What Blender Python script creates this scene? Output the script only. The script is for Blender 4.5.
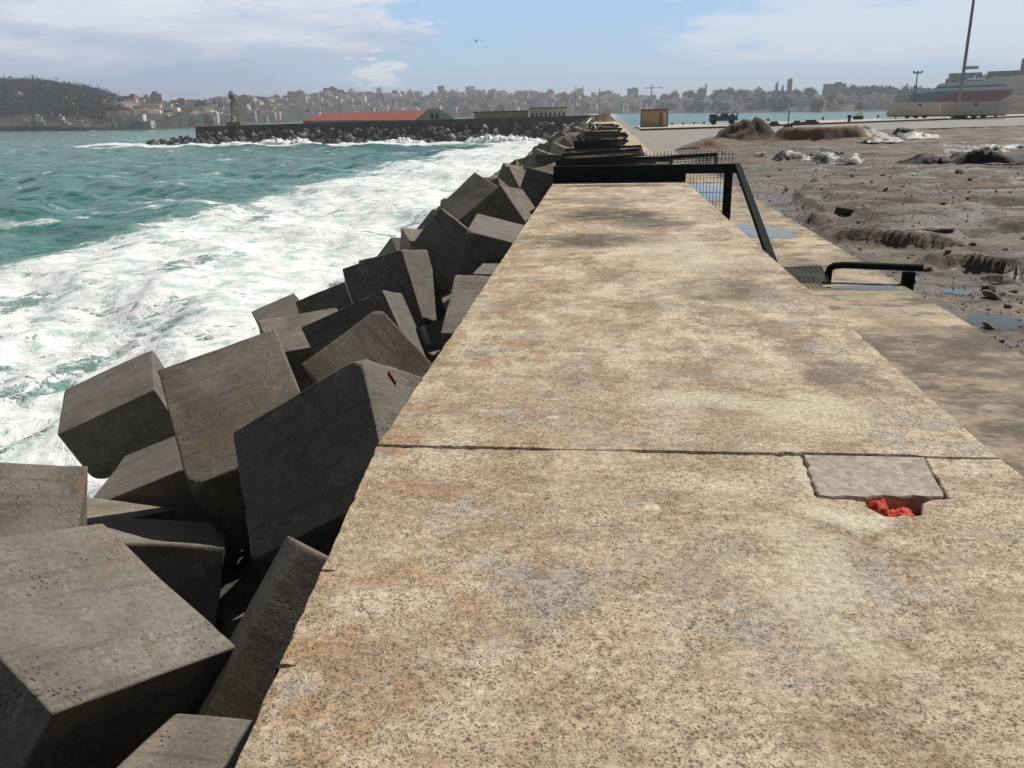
import bpy, bmesh, math, random
import numpy as np
from mathutils import Vector, Matrix
from mathutils.geometry import delaunay_2d_cdt
for o in list(bpy.data.objects): bpy.data.objects.remove(o)
SC = bpy.context.scene
COL = SC.collection
R = math.radians
random.seed(7)
RNG = np.random.default_rng(7)

# ------------------------------------------------------------------ camera
# world: z = 0 is the top of the seawall, the sea lies at SEA, +Y runs along the wall
SEA, LEDGE = -5.4, -0.9
CAM_R = ((0.9943872, -0.0128138, 0.1050230), (0.1037199, 0.3140093, -0.9437374), (-0.0208853, 0.9493334, 0.3135758))
cam = bpy.data.cameras.new('camera'); cam_o = bpy.data.objects.new('camera', cam); COL.objects.link(cam_o)
cam.sensor_width = 36; cam.lens = 828 / 1024 * 36; cam.clip_start = 0.05; cam.clip_end = 12000
M4 = Matrix(CAM_R).to_4x4(); M4.translation = (0, 0, 1.6); cam_o.matrix_world = M4
SC.camera = cam_o
SC.render.resolution_x, SC.render.resolution_y = 1024, 768

def gnd(px, py, z):
    """world point at height z that the picture shows at (px, py): used to survey the place"""
    d = Matrix(CAM_R) @ Vector(((px - 512) / 828, -(py - 384) / 828, -1))
    t = (z - 1.6) / d.z
    return Vector((d.x * t, d.y * t, z))
def azel(px, py):
    d = Matrix(CAM_R) @ Vector(((px - 512) / 828, -(py - 384) / 828, -1))
    return math.atan2(d.x, d.y), math.atan2(d.z, math.hypot(d.x, d.y))

# ------------------------------------------------------------------ light and sky
SUN_AZ, SUN_EL = R(38), R(50)            # azimuth from +Y towards +X
sun = bpy.data.lights.new('sun', 'SUN'); sun.energy = 4.9; sun.angle = R(0.55); sun.color = (1.0, 0.955, 0.885)
sun_o = bpy.data.objects.new('sun', sun); COL.objects.link(sun_o)
sun_o.rotation_euler = (R(90) - SUN_EL, 0, math.pi - SUN_AZ)
SC.view_settings.view_transform = 'Standard'; SC.view_settings.look = 'None'
SC.view_settings.gamma = 1; SC.view_settings.exposure = 0.06
W = bpy.data.worlds.new('World'); SC.world = W; W.use_nodes = True

class NT:
    """short-hand for building node trees"""
    def __init__(s, tree):
        s.t = tree; tree.nodes.clear()
    def n(s, typ, **kw):
        nd = s.t.nodes.new(typ)
        for k, v in kw.items(): setattr(nd, k, v)
        return nd
    def link(s, a, b): s.t.links.new(a, b)
    def put(s, sock, v):
        if isinstance(v, bpy.types.NodeSocket): s.link(v, sock)
        elif v is not None: sock.default_value = v
    def m(s, op, a, b=None, c=None, clamp=False):
        nd = s.n('ShaderNodeMath', operation=op, use_clamp=clamp)
        for i, v in enumerate((a, b, c)):
            if v is not None: s.put(nd.inputs[i], v)
        return nd.outputs[0]
    def mix(s, f, a, b, blend='MIX'):
        nd = s.n('ShaderNodeMix', data_type='RGBA', blend_type=blend)
        s.put(nd.inputs[0], f); s.put(nd.inputs[6], a); s.put(nd.inputs[7], b)
        return nd.outputs[2]
    def ramp(s, f, lo, hi, a=0.0, b=1.0, smooth=True):
        nd = s.n('ShaderNodeMapRange', interpolation_type='SMOOTHSTEP' if smooth else 'LINEAR')
        for i, v in enumerate((f, lo, hi, a, b)): s.put(nd.inputs[i], v)
        return nd.outputs[0]
    def noise(s, vec, scale, detail=4, rough=0.55, dist=0.0, out=0):
        nd = s.n('ShaderNodeTexNoise'); s.put(nd.inputs['Vector'], vec); nd.inputs['Scale'].default_value = scale
        nd.inputs['Detail'].default_value = detail; nd.inputs['Roughness'].default_value = rough; nd.inputs['Distortion'].default_value = dist
        return nd.outputs[out]
    def voro(s, vec, scale, feature='F1', out='Distance', rnd=1.0):
        nd = s.n('ShaderNodeTexVoronoi', feature=feature); s.put(nd.inputs['Vector'], vec)
        nd.inputs['Scale'].default_value = scale; nd.inputs['Randomness'].default_value = rnd
        return nd.outputs[out]
    def mapv(s, vec, scale=(1, 1, 1), loc=(0, 0, 0), rot=(0, 0, 0)):
        nd = s.n('ShaderNodeMapping'); s.put(nd.inputs[0], vec)
        nd.inputs['Scale'].default_value = scale; nd.inputs['Location'].default_value = loc; nd.inputs['Rotation'].default_value = rot
        return nd.outputs[0]
    def comb(s, x, y, z):
        nd = s.n('ShaderNodeCombineXYZ')
        for i, v in enumerate((x, y, z)): s.put(nd.inputs[i], v)
        return nd.outputs[0]
    def sep(s, v):
        nd = s.n('ShaderNodeSeparateXYZ'); s.put(nd.inputs[0], v); return nd.outputs
    def vadd(s, a, b):
        nd = s.n('ShaderNodeVectorMath', operation='ADD'); s.put(nd.inputs[0], a); s.put(nd.inputs[1], b); return nd.outputs[0]
    def vscale(s, a, k):
        nd = s.n('ShaderNodeVectorMath', operation='SCALE'); s.put(nd.inputs[0], a); s.put(nd.inputs[3], k); return nd.outputs[0]
    def bump(s, h, strength=0.3, dist=0.02, normal=None):
        nd = s.n('ShaderNodeBump'); s.put(nd.inputs['Height'], h); nd.inputs['Strength'].default_value = strength
        nd.inputs['Distance'].default_value = dist
        if normal is not None: s.link(normal, nd.inputs['Normal'])
        return nd.outputs[0]

def build_world():
    g = NT(W.node_tree)
    out = g.n('ShaderNodeOutputWorld'); bg = g.n('ShaderNodeBackground')
    sky = g.n('ShaderNodeTexSky', sky_type='NISHITA')
    sky.sun_disc = False; sky.sun_elevation = SUN_EL; sky.sun_rotation = SUN_AZ
    sky.altitude = 0; sky.air_density = 1.0; sky.dust_density = 0.4; sky.ozone_density = 1.3
    d = g.n('ShaderNodeTexCoord').outputs['Generated']
    x, y, z = g.sep(d)
    az = g.m('ARCTAN2', x, y)                       # 0 along the wall, + to the right
    el = g.m('ARCSINE', z)
    v = g.comb(g.m('MULTIPLY', az, 6.5), g.m('MULTIPLY', el, 22.0), 0.3)
    warp = g.noise(v, 1.1, 3, 0.5, out=1)
    v2 = g.vadd(v, g.vscale(warp, 0.7))
    n1 = g.noise(v2, 0.9, 9, 0.58)
    az0 = az; az = g.m('ADD', az, g.m('MULTIPLY', g.m('SUBTRACT', g.noise(v, 0.8, 5, 0.6), 0.5), 0.55))
    n2 = g.noise(g.mapv(v2, (0.55, 1.5, 1), (4.1, 2.0, 0), (0, 0, R(-16))), 1.0, 9, 0.6)
    # the big bank on the left
    left = g.m('MULTIPLY', g.ramp(az, -0.16, -0.33), g.ramp(el, 0.018, 0.075))
    fl = g.ramp(g.m('ADD', n1, g.m('MULTIPLY', left, 0.42)), 0.66, 0.84)
    # fine streaks on the right, rising away from the middle
    edge = g.m('SUBTRACT', el, g.ramp(az, 0.02, 0.22, 0.055, 0.10, False))
    right = g.m('MULTIPLY', g.ramp(az, 0.02, 0.22), g.ramp(el, 0.022, 0.06))
    fr = g.ramp(g.m('ADD', n2, g.m('MULTIPLY', right, 0.40)), 0.60, 0.86)
    # the small bright cumulus above the town
    cx = g.m('DIVIDE', g.m('ADD', az0, 0.255), 0.034); cy = g.m('DIVIDE', g.m('SUBTRACT', el, 0.043), 0.022)
    r2 = g.m('SQRT', g.m('ADD', g.m('MULTIPLY', cx, cx), g.m('MULTIPLY', cy, cy)))
    nb = g.noise(g.vscale(v2, 1.0), 4.5, 6, 0.6)
    cum = g.ramp(g.m('ADD', g.m('SUBTRACT', 1.0, r2), g.m('MULTIPLY', g.m('SUBTRACT', nb, 0.5), 3.6)), 0.1, 0.6)
    wisp = g.ramp(n2, 0.60, 0.95, 0, 0.45)
    c = g.mix(0.45, sky.outputs[0], (2.4, 2.3, 2.1, 1)); c = g.mix(1.0, c, (0.72, 0.72, 0.70, 1), 'MULTIPLY')   # added greying and dimming of the sky, cuts its blue fill on shaded faces
    low = g.mix(g.ramp(el, 0.0, 0.14), (9.6, 13.0, 16.0, 1), (7.6, 12.0, 17.8, 1))      # clear maritime blue low over the bay
    band = g.m('MULTIPLY', g.ramp(el, 0.27, 0.15), g.ramp(g.m('ABSOLUTE', az), 1.9, 0.9))
    c = g.mix(band, c, low)
    n3 = g.noise(g.mapv(v2, (0.8, 1.3, 1), (2, 7, 0)), 1.7, 9, 0.62)
    lumL = g.mix(g.ramp(g.m('ADD', g.m('MULTIPLY', n3, 0.7), g.m('MULTIPLY', g.ramp(el, 0.02, 0.12), 0.3)), 0.40, 0.72), (9.8, 11.6, 14.8, 1), (16.0, 16.7, 18.2, 1))
    c = g.mix(g.m('MULTIPLY', wisp, band), c, (13.5, 15.6, 18.0, 1))
    veil = g.m('MULTIPLY', g.ramp(az, -0.18, -0.42), g.ramp(el, 0.16, 0.0))
    c = g.mix(g.m('MULTIPLY', veil, 0.85), c, (6.6, 9.0, 12.8, 1))
    c = g.mix(g.m('MULTIPLY', fl, g.m('MULTIPLY', band, 0.9)), c, lumL)
    c = g.mix(g.m('MULTIPLY', fr, g.m('MULTIPLY', band, 0.85)), c, (13.8, 15.8, 17.6, 1))
    c = g.mix(g.m('MULTIPLY', cum, 0.8), c, (17.5, 18.0, 19.0, 1))
    g.link(c, bg.inputs[0]); bg.inputs[1].default_value = 0.05
    g.link(bg.outputs[0], out.inputs[0])
build_world()

# ------------------------------------------------------------------ numpy noise
def _hash(ix, iy, iz, seed):
    h = (ix * 374761393 + iy * 668265263 + iz * 2147483647 + seed * 974711) & 0xFFFFFFFF
    h = ((h ^ (h >> 13)) * 1274126177) & 0xFFFFFFFF
    h = h ^ (h >> 16)
    return (h & 0xFFFF) / 65535.0
def vnoise(P, seed=0):
    P = np.asarray(P, float); 
    if P.shape[1] == 2: P = np.c_[P, np.zeros(len(P))]
    i = np.floor(P).astype(np.int64); f = P - i; f = f * f * (3 - 2 * f)
    r = 0
    for a in (0, 1):
        for b in (0, 1):
            for c in (0, 1):
                w = (f[:, 0] if a else 1 - f[:, 0]) * (f[:, 1] if b else 1 - f[:, 1]) * (f[:, 2] if c else 1 - f[:, 2])
                r = r + w * _hash(i[:, 0] + a, i[:, 1] + b, i[:, 2] + c, seed)
    return r
def fbm(P, seed=0, oct=4, gain=0.5, lac=2.03):
    P = np.asarray(P, float); s = 0; a = 1; t = 0
    for k in range(oct):
        s = s + a * vnoise(P, seed + k * 17); t += a; a *= gain; P = P * lac + 13.7
    return s / t
def sstep(a, b, x):
    t = np.clip((x - a) / (b - a), 0, 1); return t * t * (3 - 2 * t)

# ------------------------------------------------------------------ object helpers
def mesh_obj(name, verts, faces, mat, parent=None, smooth=False):
    me = bpy.data.meshes.new(name)
    me.from_pydata([tuple(v) for v in verts], [], [tuple(f) for f in faces]); me.update()
    if mat: me.materials.append(mat)
    if smooth: me.polygons.foreach_set('use_smooth', [True] * len(me.polygons))
    o = bpy.data.objects.new(name, me); COL.objects.link(o)
    if parent: o.parent = parent
    return o
def grid_obj(name, P, nu, nv, mat, parent=None, smooth=True):
    """P: (nu*nv,3) array, v fastest; fast numpy grid mesh"""
    me = bpy.data.meshes.new(name)
    idx = np.arange(nu * nv).reshape(nu, nv)
    q = np.stack([idx[:-1, :-1], idx[1:, :-1], idx[1:, 1:], idx[:-1, 1:]], -1).reshape(-1, 4)
    me.vertices.add(nu * nv); me.vertices.foreach_set('co', np.asarray(P, np.float32).ravel())
    me.loops.add(q.size); me.loops.foreach_set('vertex_index', q.ravel().astype(np.int32))
    me.polygons.add(len(q)); me.polygons.foreach_set('loop_start', np.arange(0, q.size, 4, dtype=np.int32))
    me.polygons.foreach_set('loop_total', np.full(len(q), 4, np.int32))
    me.update(calc_edges=True); me.validate()
    if smooth: me.polygons.foreach_set('use_smooth', np.ones(len(q), bool))
    if mat: me.materials.append(mat)
    o = bpy.data.objects.new(name, me); COL.objects.link(o)
    if parent: o.parent = parent
    return o
class MB:
    """collects boxes, prisms and tubes into one mesh"""
    def __init__(s): s.v = []; s.f = []
    def add(s, vs, fs):
        b = len(s.v); s.v += [tuple(v) for v in vs]; s.f += [tuple(b + i for i in f) for f in fs]; return s
    def box(s, c, d, rot=None, taper=1.0):
        vs = []
        for z in (-1, 1):
            k = taper if z > 0 else 1
            for x, y in ((-1, -1), (1, -1), (1, 1), (-1, 1)):
                p = Vector((x * d[0] / 2 * k, y * d[1] / 2 * k, z * d[2] / 2))
                if rot is not None: p = rot @ p
                vs.append(p + Vector(c))
        return s.add(vs, [(3, 2, 1, 0), (4, 5, 6, 7), (0, 1, 5, 4), (1, 2, 6, 5), (2, 3, 7, 6), (3, 0, 4, 7)])
    def tube(s, pts, r, n=8, cap=True):
        pts = [Vector(p) for p in pts]; rs = r if isinstance(r, (list, tuple)) else [r] * len(pts)
        vs = []; fs = []; up = None
        for i, p in enumerate(pts):
            t = (pts[min(i + 1, len(pts) - 1)] - pts[max(i - 1, 0)]).normalized()
            a = Vector((0, 0, 1)) if abs(t.z) < 0.9 else Vector((1, 0, 0))
            if up is not None: a = up
            b = t.cross(a).normalized(); up = b.cross(t).normalized()
            for k in range(n):
                an = 2 * math.pi * k / n + math.pi / n
                vs.append(p + (b * math.cos(an) + up * math.sin(an)) * rs[i])
        for i in range(len(pts) - 1):
            for k in range(n):
                fs.append((i * n + k, i * n + (k + 1) % n, (i + 1) * n + (k + 1) % n, (i + 1) * n + k))
        if cap:
            fs.append(tuple(range(n - 1, -1, -1))); fs.append(tuple(range((len(pts) - 1) * n, len(pts) * n)))
        return s.add(vs, fs)
    def prism(s, poly, z0, z1):
        n = len(poly)
        vs = [(x, y, z0) for x, y in poly] + [(x, y, z1) for x, y in poly]
        fs = [tuple(range(n - 1, -1, -1)), tuple(range(n, 2 * n))] + [(i, (i + 1) % n, n + (i + 1) % n, n + i) for i in range(n)]
        return s.add(vs, fs)
    def build(s, name, mat, parent=None, smooth=False): return mesh_obj(name, s.v, s.f, mat, parent, smooth)
def tag(o, label=None, cat=None, group=None, kind=None):
    for k, v in (('label', label), ('category', cat), ('group', group), ('kind', kind)):
        if v: o[k] = v
    return o
def empty(name, loc, rz=0.0, label=None, cat=None, group=None):
    o = bpy.data.objects.new(name, None); COL.objects.link(o); o.location = loc; o.rotation_euler = (0, 0, rz)
    o.empty_display_size = 0.2
    return tag(o, label, cat, group)
def copy_tree(o, parent=None):
    c = o.copy(); COL.objects.link(c)
    if parent: c.parent = parent
    for ch in [k for k in COL.objects if k.parent == o]: copy_tree(ch, c)
    return c

# ------------------------------------------------------------------ materials
def mat(name, col, rough=0.8, metal=0.0, var=0.15, scale=3.0, bump=0.0, spec=0.3, objcol=False):
    m = bpy.data.materials.new(name); m.use_nodes = True; g = NT(m.node_tree)
    out = g.n('ShaderNodeOutputMaterial'); p = g.n('ShaderNodeBsdfPrincipled'); g.link(p.outputs[0], out.inputs[0])
    oc = g.n('ShaderNodeTexCoord').outputs['Object']
    nz = g.noise(oc, scale, 6, 0.6)
    k = g.ramp(nz, 0.3, 0.7, 1 - var, 1 + var, False)
    base = (*col, 1)
    if objcol:
        base = g.n('ShaderNodeObjectInfo').outputs['Color']
    c = g.mix(1.0, base, g.comb(k, k, k), 'MULTIPLY')
    g.link(c, p.inputs['Base Color']); p.inputs['Roughness'].default_value = rough; p.inputs['Metallic'].default_value = metal
    p.inputs['Specular IOR Level'].default_value = spec
    if bump: g.link(g.bump(g.noise(oc, scale * 4, 6, 0.65), 0.5, bump), p.inputs['Normal'])
    return m
def shader(name):
    m = bpy.data.materials.new(name); m.use_nodes = True; g = NT(m.node_tree)
    out = g.n('ShaderNodeOutputMaterial'); p = g.n('ShaderNodeBsdfPrincipled'); g.link(p.outputs[0], out.inputs[0])
    p.inputs['Specular IOR Level'].default_value = 0.25
    return m, g, p

def m_wall():
    """weathered seawall concrete: cream and tan, lichen specks, grey worn patches, broom lines across"""
    m, g, p = shader('seawall_concrete')
    oc = g.n('ShaderNodeNewGeometry').outputs['Position']; x, y, z = g.sep(oc)
    far = g.ramp(y, 3.7, 6.0)
    big = g.noise(oc, 0.8, 5, 0.62, 0.5); mid = g.noise(g.mapv(oc, (0.8, 1.3, 1)), 2.6, 9, 0.66, 0.4)
    fine = g.noise(oc, 34, 6, 0.72); grain = g.noise(oc, 150, 3, 0.8)
    c = g.mix(g.ramp(mid, 0.36, 0.64), (0.375, 0.292, 0.210, 1), (0.57, 0.475, 0.362, 1))
    c = g.mix(g.ramp(big, 0.50, 0.68, 0, 0.7), c, (0.68, 0.575, 0.44, 1))
    grey = g.noise(g.mapv(oc, (1, 1.2, 1), (7, 3, 0)), 1.7, 8, 0.68, 0.5)
    c = g.mix(g.ramp(grey, 0.51, 0.64, 0, 0.7), c, (0.37, 0.34, 0.305, 1))
    orn = g.m('MULTIPLY', g.ramp(x, 0.9, -1.1, 0.08, 0.85), g.ramp(g.noise(oc, 3.4, 8, 0.7), 0.42, 0.62))
    c = g.mix(g.m('MULTIPLY', orn, 0.9), c, (0.37, 0.235, 0.120, 1))
    # brown lichen specks in drifts: small dots of several sizes
    drift = g.ramp(g.noise(oc, 1.5, 6, 0.65, 0.4), 0.26, 0.50)
    wv = g.vadd(oc, g.vscale(g.noise(oc, 40, 3, out=1), 0.02))
    d1 = g.ramp(g.voro(wv, 58), 0.44, 0.20); k1 = g.ramp(g.noise(oc, 11, 6, 0.75), 0.42, 0.56)
    d2 = g.ramp(g.voro(wv, 105), 0.46, 0.25); k2 = g.ramp(g.noise(g.mapv(oc, loc=(3, 1, 0)), 19, 4, 0.7), 0.40, 0.52)
    speck = g.m('MULTIPLY', g.m('MAXIMUM', g.m('MULTIPLY', d1, k1), g.m('MULTIPLY', g.m('MULTIPLY', d2, k2), 0.8)), g.m('MULTIPLY', drift, g.ramp(y, 9, 4, 0.25, 1)))
    c = g.mix(g.m('MULTIPLY', speck, 0.88), c, (0.115, 0.075, 0.042, 1))
    sp2 = g.m('MULTIPLY', g.ramp(g.noise(oc, 11, 9, 0.78, 0.2), 0.50, 0.59), g.ramp(g.noise(oc, 1.8, 7, 0.66), 0.40, 0.56))
    c = g.mix(g.m('MULTIPLY', sp2, 0.5), c, (0.20, 0.125, 0.066, 1))
    wh = g.m('MULTIPLY', g.ramp(g.noise(g.mapv(oc, loc=(5, 5, 0)), 30, 6, 0.75), 0.56, 0.68), g.ramp(grey, 0.6, 0.42))
    c = g.mix(g.m('MULTIPLY', wh, 0.75), c, (0.62, 0.55, 0.44, 1))
    sc = g.m('MULTIPLY', g.ramp(g.voro(g.vadd(oc, g.vscale(g.noise(oc, 9, 3, out=1), 0.16)), 2.3), 0.095, 0.06), g.ramp(g.noise(oc, 0.9, 2), 0.5, 0.54))
    c = g.mix(g.m('MULTIPLY', sc, 0.75), c, (0.66, 0.60, 0.47, 1))
    # uneven cross-wall streaks on the farther pour
    wv2 = g.vadd(oc, g.vscale(g.noise(oc, 0.9, 5, out=1), 0.55))
    st = g.noise(g.mapv(wv2, (1.7, 1.0, 1), (1.7, 0, 0)), 1.5, 10, 0.74, 0.1)
    c = g.mix(g.m('MULTIPLY', far, g.ramp(st, 0.51, 0.60, 0, 0.6)), c, (0.19, 0.135, 0.080, 1))
    c = g.mix(g.m('MULTIPLY', far, g.ramp(st, 0.48, 0.40, 0, 0.6)), c, (0.68, 0.585, 0.445, 1))
    fs = g.noise(g.mapv(oc, (2.6, 2.6, 1), (0, 4, 0)), 1.7, 9, 0.78)
    c = g.mix(g.m('MULTIPLY', g.ramp(y, 3.6, 5, 0.12, 0.9), g.ramp(fs, 0.52, 0.64, 0, 0.7)), c, (0.145, 0.108, 0.07, 1))
    w = g.noise(oc, 1.3, 4, out=1); wx, wy, wz = g.sep(w)
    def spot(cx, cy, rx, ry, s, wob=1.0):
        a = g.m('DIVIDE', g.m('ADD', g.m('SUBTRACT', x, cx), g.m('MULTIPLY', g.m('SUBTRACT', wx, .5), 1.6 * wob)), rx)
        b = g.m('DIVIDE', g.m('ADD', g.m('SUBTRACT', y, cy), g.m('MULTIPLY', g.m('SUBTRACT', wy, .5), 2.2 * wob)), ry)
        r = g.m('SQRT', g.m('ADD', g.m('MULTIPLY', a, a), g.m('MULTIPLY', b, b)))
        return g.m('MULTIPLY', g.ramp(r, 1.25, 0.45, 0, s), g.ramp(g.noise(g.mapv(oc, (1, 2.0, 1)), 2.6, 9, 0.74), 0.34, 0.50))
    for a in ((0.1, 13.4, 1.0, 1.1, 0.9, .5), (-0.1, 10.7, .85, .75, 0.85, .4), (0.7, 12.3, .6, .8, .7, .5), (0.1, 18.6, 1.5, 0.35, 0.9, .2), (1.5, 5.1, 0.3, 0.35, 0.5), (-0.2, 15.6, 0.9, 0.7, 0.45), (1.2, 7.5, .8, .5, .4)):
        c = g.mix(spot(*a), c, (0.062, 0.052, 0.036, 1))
    for a in ((0.75, 2.75, .35, .5, .6), (1.05, 3.25, .22, .10, .95, .35), (0.85, 4.35, .7, .28, .7), (0.9, 9.5, .7, 1.2, .55), (0.95, 3.6, .07, .3, .8, .15)):   # pale worn patches
        c = g.mix(spot(*a), c, (0.60, 0.535, 0.41, 1))
    # wall sides turn darker grey-brown just below the top
    c = g.mix(g.ramp(z, -0.02, -0.25, 0, .75), c, (0.11, 0.098, 0.078, 1))
    tone = g.ramp(g.m('ADD', g.m('MULTIPLY', fine, 0.55), g.m('MULTIPLY', grain, 0.45)), 0.36, 0.64, 0.38, 1.52, False)
    c = g.mix(1.0, c, g.comb(tone, tone, tone), 'MULTIPLY')
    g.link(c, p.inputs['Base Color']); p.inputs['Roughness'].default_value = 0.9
    h = g.m('ADD', g.m('MULTIPLY', fine, 0.5), g.m('SUBTRACT', g.m('MULTIPLY', grain, 0.25), g.m('MULTIPLY', speck, 0.2)))
    h = g.m('ADD', h, g.m('MULTIPLY', fs, 0.25))
    g.link(g.bump(h, 0.8, 0.012), p.inputs['Normal'])
    return m
def m_block(name='armour_concrete', k=1.08, wet=True):
    """cast concrete cubes: grey-brown, streaked, pitted, dark barnacle clusters, wet below"""
    m, g, p = shader(name)
    oc = g.n('ShaderNodeTexCoord').outputs['Object']; oi = g.n('ShaderNodeObjectInfo'); rnd = oi.outputs['Random']
    v = g.vadd(oc, g.vscale(g.comb(rnd, rnd, rnd), 37.0))
    pos = g.n('ShaderNodeNewGeometry').outputs['Position']; px, py, pz = g.sep(pos)
    big = g.noise(v, 1.1, 6, 0.6, 0.4); streak = g.noise(g.mapv(v, (0.7, 7, 0.9), rot=(0.2, 0.1, 0.5)), 1.5, 7, 0.65)
    c = g.mix(g.ramp(big, 0.32, 0.68), (0.125 * k, 0.104 * k, 0.080 * k, 1), (0.215 * k, 0.187 * k, 0.150 * k, 1))
    c = g.mix(g.ramp(g.m('FRACT', g.m('MULTIPLY', rnd, 7.3)), 0.55, 1.0, 0, 0.55), c, (0.135 * k, 0.128 * k, 0.118 * k, 1))
    c = g.mix(g.ramp(streak, 0.52, 0.64, 0, 0.6), c, (0.085 * k, 0.074 * k, 0.062 * k, 1))
    bl = g.noise(v, 2.2, 5, 0.55, 0.6)
    c = g.mix(g.ramp(bl, 0.58, 0.74, 0, 0.6), c, (0.075 * k, 0.066 * k, 0.062 * k, 1))
    wv = g.vadd(v, g.vscale(g.noise(v, 22, 3, out=1), 0.035))
    pit = g.m('MULTIPLY', g.ramp(g.voro(wv, 26), 0.34, 0.20), g.ramp(g.noise(v, 2.3, 6, 0.72, 0.3), g.ramp(rnd, 0, 1, 0.49, 0.56, False), 0.60))
    pit2 = g.m('MULTIPLY', g.ramp(g.voro(wv, 34), 0.16, 0.09), g.ramp(g.noise(v, 5, 3, 0.6), 0.5, 0.6))
    c = g.mix(g.m('MULTIPLY', g.m('MAXIMUM', pit, g.m('MULTIPLY', pit2, 0.7)), 0.85), c, (0.028, 0.025, 0.022, 1))
    c = g.mix(g.ramp(g.noise(v, 1.5, 6, 0.7), 0.57, 0.72, 0, 0.55), c, (0.20 * k, 0.125 * k, 0.06 * k, 1))
    salt = g.noise(g.mapv(v, (2.2, 2.2, 0.6), loc=(3, 1, 2)), 1.6, 8, 0.72)
    c = g.mix(g.ramp(salt, 0.56, 0.68, 0, 0.35), c, (0.33 * k, 0.30 * k, 0.26 * k, 1))
    fine = g.noise(v, 30, 6, 0.7); tone = g.ramp(fine, 0.3, 0.7, 0.66, 1.3, False)
    c = g.mix(1.0, c, g.comb(tone, tone, tone), 'MULTIPLY')
    wetf = g.ramp(g.m('ADD', pz, g.m('MULTIPLY', big, 0.8)), -3.5, -4.3)
    c = g.mix(g.m('MULTIPLY', wetf, 0.8), c, (0.035, 0.034, 0.03, 1))
    g.link(c, p.inputs['Base Color']); g.link(g.ramp(wetf, 0, 1, 0.85, 0.4), p.inputs['Roughness'])
    h = g.m('SUBTRACT', g.m('MULTIPLY', fine, 0.35), g.m('MAXIMUM', pit, g.m('MULTIPLY', pit2, 0.6)))
    h = g.m('ADD', h, g.m('MULTIPLY', streak, 0.2))
    g.link(g.bump(h, 0.7, 0.014), p.inputs['Normal'])
    return m
def m_mud():
    m, g, p = shader('muddy_ground')
    oc = g.n('ShaderNodeNewGeometry').outputs['Position']; x, y, z = g.sep(oc)
    big = g.noise(oc, 0.18, 6, 0.62, 0.4); mid = g.noise(g.mapv(oc, (0.45, 1.0, 1)), 0.9, 8, 0.68, 0.3); fine = g.noise(oc, 9, 8, 0.72)
    c = g.mix(g.ramp(mid, 0.32, 0.66), (0.072, 0.060, 0.049, 1), (0.205, 0.172, 0.140, 1))
    c = g.mix(g.ramp(big, 0.50, 0.66, 0, 0.7), c, (0.25, 0.212, 0.172, 1))
    c = g.mix(g.ramp(g.noise(oc, 0.42, 5, 0.6), 0.52, 0.66, 0, 0.6), c, (0.115, 0.105, 0.095, 1))
    red = g.m('MULTIPLY', g.ramp(y, 38, 58), g.ramp(g.noise(oc, 0.13, 4, 0.6), 0.42, 0.58))
    c = g.mix(g.m('MULTIPLY', red, 0.75), c, (0.165, 0.108, 0.070, 1))
    trk = g.noise(g.mapv(oc, (0.25, 2.2, 1), rot=(0, 0, R(-9))), 0.8, 8, 0.7, 0.2)
    c = g.mix(g.ramp(trk, 0.53, 0.64, 0, 0.75), c, (0.055, 0.046, 0.038, 1)); c = g.mix(g.ramp(trk, 0.46, 0.36, 0, 0.55), c, (0.25, 0.21, 0.165, 1))
    wet = g.ramp(g.noise(g.mapv(oc, (0.7, 1.6, 1)), 0.5, 6, 0.65), 0.50, 0.60)
    c = g.mix(g.m('MULTIPLY', wet, 0.6), c, (0.05, 0.042, 0.036, 1))
    peb = g.m('MULTIPLY', g.ramp(g.voro(oc, 11), 0.24, 0.12), g.ramp(g.noise(oc, 0.9, 4), 0.45, 0.6))
    c = g.mix(g.m('MULTIPLY', peb, 0.6), c, (0.33, 0.29, 0.25, 1))
    t = g.ramp(fine, 0.3, 0.7, 0.42, 1.5, False)
    c = g.mix(1.0, c, g.comb(t, t, t), 'MULTIPLY')
    g.link(c, p.inputs['Base Color']); g.link(g.ramp(wet, 0, 1, 0.92, 0.38), p.inputs['Roughness'])
    g.link(g.bump(g.m('ADD', fine, g.m('MULTIPLY', peb, 0.5)), 0.9, 0.05), p.inputs['Normal'])
    return m
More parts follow.
